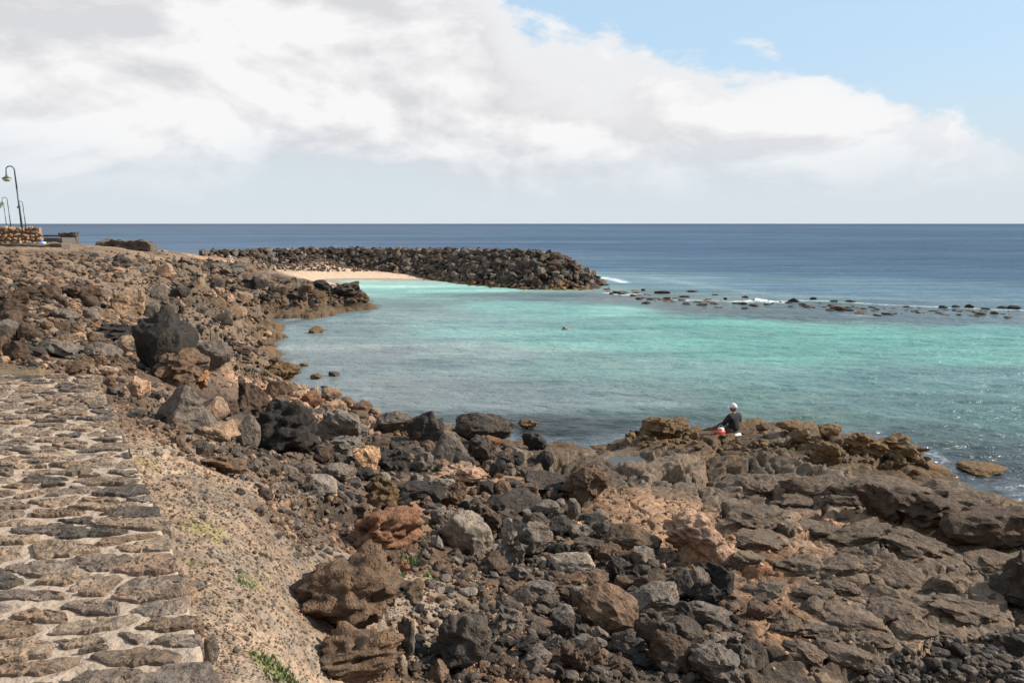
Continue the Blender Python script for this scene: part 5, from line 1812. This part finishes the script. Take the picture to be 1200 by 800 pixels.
def head_mesh(name, c, mat, parent, rz, r=.098):
    V, F = ICO[4]
    V = V.copy()
    W = V * np.array((.78, .95, 1.14))
    f = V[:, 1]
    W[:, 1] += .10 * np.exp(-((V[:, 0] / .16) ** 2 + ((V[:, 2] + .08) / .22) ** 2)) * (f > 0) * 1.6      # nose
    W[:, 1] -= .07 * np.exp(-(((np.abs(V[:, 0]) - .34) / .14) ** 2 + ((V[:, 2] - .12) / .10) ** 2)) * (f > 0)   # eye sockets
    W[:, 1] += .05 * np.exp(-((V[:, 0] / .25) ** 2 + ((V[:, 2] + .46) / .07) ** 2)) * (f > 0)            # lips
    W[:, 0] *= 1 - .22 * sstep(-.1, -.95, V[:, 2])                                                     # jaw
    W[:, 0] += np.sign(V[:, 0]) * .16 * np.exp(-(((V[:, 1] + .05) / .14) ** 2 + (V[:, 2] / .24) ** 2)) * (np.abs(V[:, 0]) > .8)   # ears
    ca, sa = math.cos(rz), math.sin(rz)
    W = np.stack((W[:, 0] * ca - W[:, 1] * sa, W[:, 0] * sa + W[:, 1] * ca, W[:, 2]), -1) * r + np.array(c)
    return link(name, mesh_np(name, W, F, mat, True), parent)


def cap_mesh(name, c, mat, parent, rz, r=.098, brim=True):
    V, F = ICO[3]
    k = V[:, 2] > -.02
    keepf = k[F].all(1)
    W = V * np.array((.86, 1.03, 1.2)) * 1.03
    W = W + np.array((0, -.02, .05))
    vs, fs = list(map(tuple, W)), [tuple(f) for f in F[keepf]]
    if brim:
        n0 = len(vs)
        m_ = 10
        for i in range(m_ + 1):
            a = math.pi * (.18 + .64 * i / m_)
            for rad_, zz in ((.84, .03), (1.62, -.04)):
                vs.append((math.cos(a) * rad_ * .9, math.sin(a) * rad_, zz + .08))
        for i in range(m_):
            b_ = n0 + 2 * i
            fs.append((b_, b_ + 1, b_ + 3))
            fs.append((b_, b_ + 3, b_ + 2))
    ca, sa = math.cos(rz), math.sin(rz)
    W = np.array(vs)
    W = np.stack((W[:, 0] * ca - W[:, 1] * sa, W[:, 0] * sa + W[:, 1] * ca, W[:, 2]), -1) * r + np.array(c)
    o = link(name, mesh_np(name, W, np.array(fs), mat, True), parent)
    o.modifiers.new('Solid', 'SOLIDIFY').thickness = .006
    return o


def hand_nodes(nodes, edges, wrist_i, d, side, curl=-.5):
    """palm with four fingers and a thumb, appended to a skeleton"""
    w = Vector(nodes[wrist_i][:3])
    d = Vector(d).normalized()
    up = Vector((0, 0, 1))
    lat = d.cross(up).normalized() * side
    dn = d.cross(lat).normalized()
    if dn.z > 0:
        dn = -dn
    pm = w + d * .055
    nodes.append((*pm, .022, .034))
    pi_ = len(nodes) - 1
    edges.append((wrist_i, pi_))
    for k, (o_, ln) in enumerate(((-.030, .070), (-.010, .080), (.010, .074), (.030, .058))):
        b_ = pm + d * .035 + lat * o_
        m1 = b_ + d * ln * .5 + dn * ln * .12
        m2 = m1 + d * ln * .35 + dn * ln * .4
        i0 = len(nodes)
        nodes += [(*b_, .0095), (*m1, .0088), (*m2, .0075)]
        edges += [(pi_, i0), (i0, i0 + 1), (i0 + 1, i0 + 2)]
    b_ = w + d * .03 - lat * .034
    m1 = b_ + d * .03 - lat * .022 + dn * .01
    m2 = m1 + d * .025 - lat * .004 + dn * .01
    i0 = len(nodes)
    nodes += [(*b_, .012), (*m1, .0105), (*m2, .009)]
    edges += [(pi_, i0), (i0, i0 + 1), (i0 + 1, i0 + 2)]


def sitting_person(loc, rz, label, top_m, leg_m, cap_m, seat_m, skin_m, head_rz=.6, group=None):
    root = empty('person', loc, rz)
    tag(root, label, 'person', group)
    # bare body: neck, arms' ends, shins and feet, all one surface
    nd = [(0, 0, .11, .135, .115), (0, .01, .26, .12, .095), (0, .03, .40, .145, .10), (0, .045, .52, .12, .085), (0, .055, .585, .05, .05), (0, .065, .64, .047, .047),
          (-.17, .05, .52, .052), (-.30, .12, .33, .040), (-.27, .33, .27, .026),
          (.17, .05, .52, .052), (.30, .12, .33, .040), (.27, .33, .27, .026),
          (-.12, .06, .10, .085), (-.36, .34, .20, .056), (-.08, .44, .06, .042), (.05, .46, .035, .034), (.12, .50, .03, .022),
          (.12, .06, .10, .085), (.36, .34, .20, .056), (.08, .52, .07, .042), (-.05, .56, .045, .034), (-.12, .60, .04, .022)]
    ed = [(0, 1), (1, 2), (2, 3), (3, 4), (4, 5), (3, 6), (6, 7), (7, 8), (3, 9), (9, 10), (10, 11), (0, 12), (12, 13), (13, 14), (14, 15), (15, 16), (0, 17), (17, 18), (18, 19), (19, 20), (20, 21)]
    hand_nodes(nd, ed, 8, (-.25, .9, -.35), 1)
    hand_nodes(nd, ed, 11, (.25, .9, -.35), -1)
    skin_mesh('body', nd, ed, skin_m, root)
    # long sleeved top
    tn = [(0, 0, .12, .168, .14), (0, .01, .27, .165, .125), (0, .03, .41, .185, .130), (0, .045, .53, .155, .110), (0, .055, .60, .070, .070),
          (-.175, .05, .525, .085), (-.33, .12, .335, .064), (-.285, .31, .275, .046), (.175, .05, .525, .085), (.33, .12, .335, .064), (.275, .31, .275, .040)]
    te = [(0, 1), (1, 2), (2, 3), (3, 4), (3, 5), (5, 6), (6, 7), (3, 8), (8, 9), (9, 10)]
    skin_mesh('sweater', tn, te, top_m, root)
    ln_ = [(0, .0, .10, .150, .120), (-.12, .07, .105, .100), (-.365, .34, .20, .070), (-.14, .425, .09, .052), (.12, .07, .105, .100), (.365, .34, .20, .070), (.14, .49, .09, .052)]
    skin_mesh('trousers', ln_, [(0, 1), (1, 2), (2, 3), (0, 4), (4, 5), (5, 6)], leg_m, root)
    hc = (0, .085, .745)
    root.scale = (1.08, 1.08, 1.08)
    head_mesh('head', hc, skin_m, root, head_rz)
    cap_mesh('hair', hc, M_HAIR, root, head_rz, .095, False)
    cap_mesh('cap', hc, cap_m, root, head_rz, .101)
    # white shirt tail showing under the top
    bm = bmesh.new()
    prof = [(.17, .0), (.185, .02), (.182, .05), (.165, .07)]
    lathe(bm, prof, 28)
    for v in bm.verts:
        v.co.y *= .86
    from_bm('shirt_tail', bm, seat_m, root, True)
    return root


q = ground(862, 513)[0]
pz = q[2]
PERSON = sitting_person((q[0], q[1] + .1, pz + .01), .62, 'person in black top and white cap sitting cross legged facing the sea', M_BLACK, M_TROUS, M_CLOTHW, M_CLOTHW, M_SKIN, .5)
# flat ledge to sit on
o = link('rock', rock_mesh('slab', 4, 4))
o.location = (q[0] + .1, q[1] + .25, pz - .19)
o.scale = (.95, .8, .2)
o.color = (*COL['ochre'], 1)
tag(o, 'flat ochre ledge the sitting person rests on', 'rock')

bag = empty('bag', (q[0] - .46, q[1] - .05, pz + .05), .3)
bag.scale = (1.0, 1.0, 1.0)
tag(bag, 'crumpled red and white bag beside the sitting person', 'bag')


def sack(name, c, s, mat, seed):
    V, F = ICO[3]
    W = V * np.array(s)
    W = W * (1 + .22 * fbm3(V * 2.4 + seed, 3, seed))[:, None] + np.array(c)
    W[:, 2] = np.maximum(W[:, 2], 0)
    return link(name, mesh_np(name, W, F, mat, True), bag)


sack('red_sack', (0, 0, .08), (.17, .10, .11), M_RED, 3)
sack('white_top', (.02, 0, .20), (.09, .07, .06), M_CLOTHW, 5)
bm = bmesh.new()
tube(bm, [(-.03, 0, .22), (-.02, .01, .30), (.03, .01, .32), (.08, 0, .29), (.08, 0, .21)], .008, .008, 6)
from_bm('handle', bm, M_CLOTHW, bag, True)

q = ground(270, 309)[0]
sitting_person((q[0], q[1], q[2] + .0), .3, 'far off small pale figure in white and pink sitting on rocks above the beach', M_PINK, M_PINK, M_CLOTHW, M_CLOTHW, M_SKIN, .2).scale = (.8, .8, .8)

# swimmer
g0 = P(668, 386, 0)
sw = empty('person', (g0[0], g0[1], -.02), R(95))
sw.scale = (.85, .85, .85)
tag(sw, 'swimmer crossing the turquoise lagoon with head and one arm above the water', 'person')
nd = [(0, -.30, -.04, .13, .09), (0, -.1, -.02, .13, .09), (0, .12, .0, .15, .09), (0, .26, .03, .07, .06), (0, .34, .06, .05),
      (-.2, .15, .02, .05), (-.30, .38, .17, .04), (-.24, .62, .02, .028), (.2, .15, -.02, .05), (.34, -.05, -.14, .04), (.36, -.3, -.2, .028),
      (-.1, -.4, -.08, .08), (-.12, -.85, -.14, .055), (-.12, -1.25, -.16, .04), (-.12, -1.42, -.2, .03), (.1, -.4, -.08, .08), (.12, -.85, -.12, .055), (.12, -1.25, -.10, .04), (.12, -1.42, -.1, .03)]
ed = [(0, 1), (1, 2), (2, 3), (3, 4), (2, 5), (5, 6), (6, 7), (2, 8), (8, 9), (9, 10), (0, 11), (11, 12), (12, 13), (13, 14), (0, 15), (15, 16), (16, 17), (17, 18)]
hand_nodes(nd, ed, 7, (.05, .9, -.3), 1)
hand_nodes(nd, ed, 10, (0, -.9, -.1), -1)
skin_mesh('body', nd, ed, M_SKIN, sw, 1, 1)
head_mesh('head', (0, .45, .10), M_SKIN, sw, 0)
cap_mesh('hair', (0, .45, .10), M_HAIR, sw, 0, .102, False)
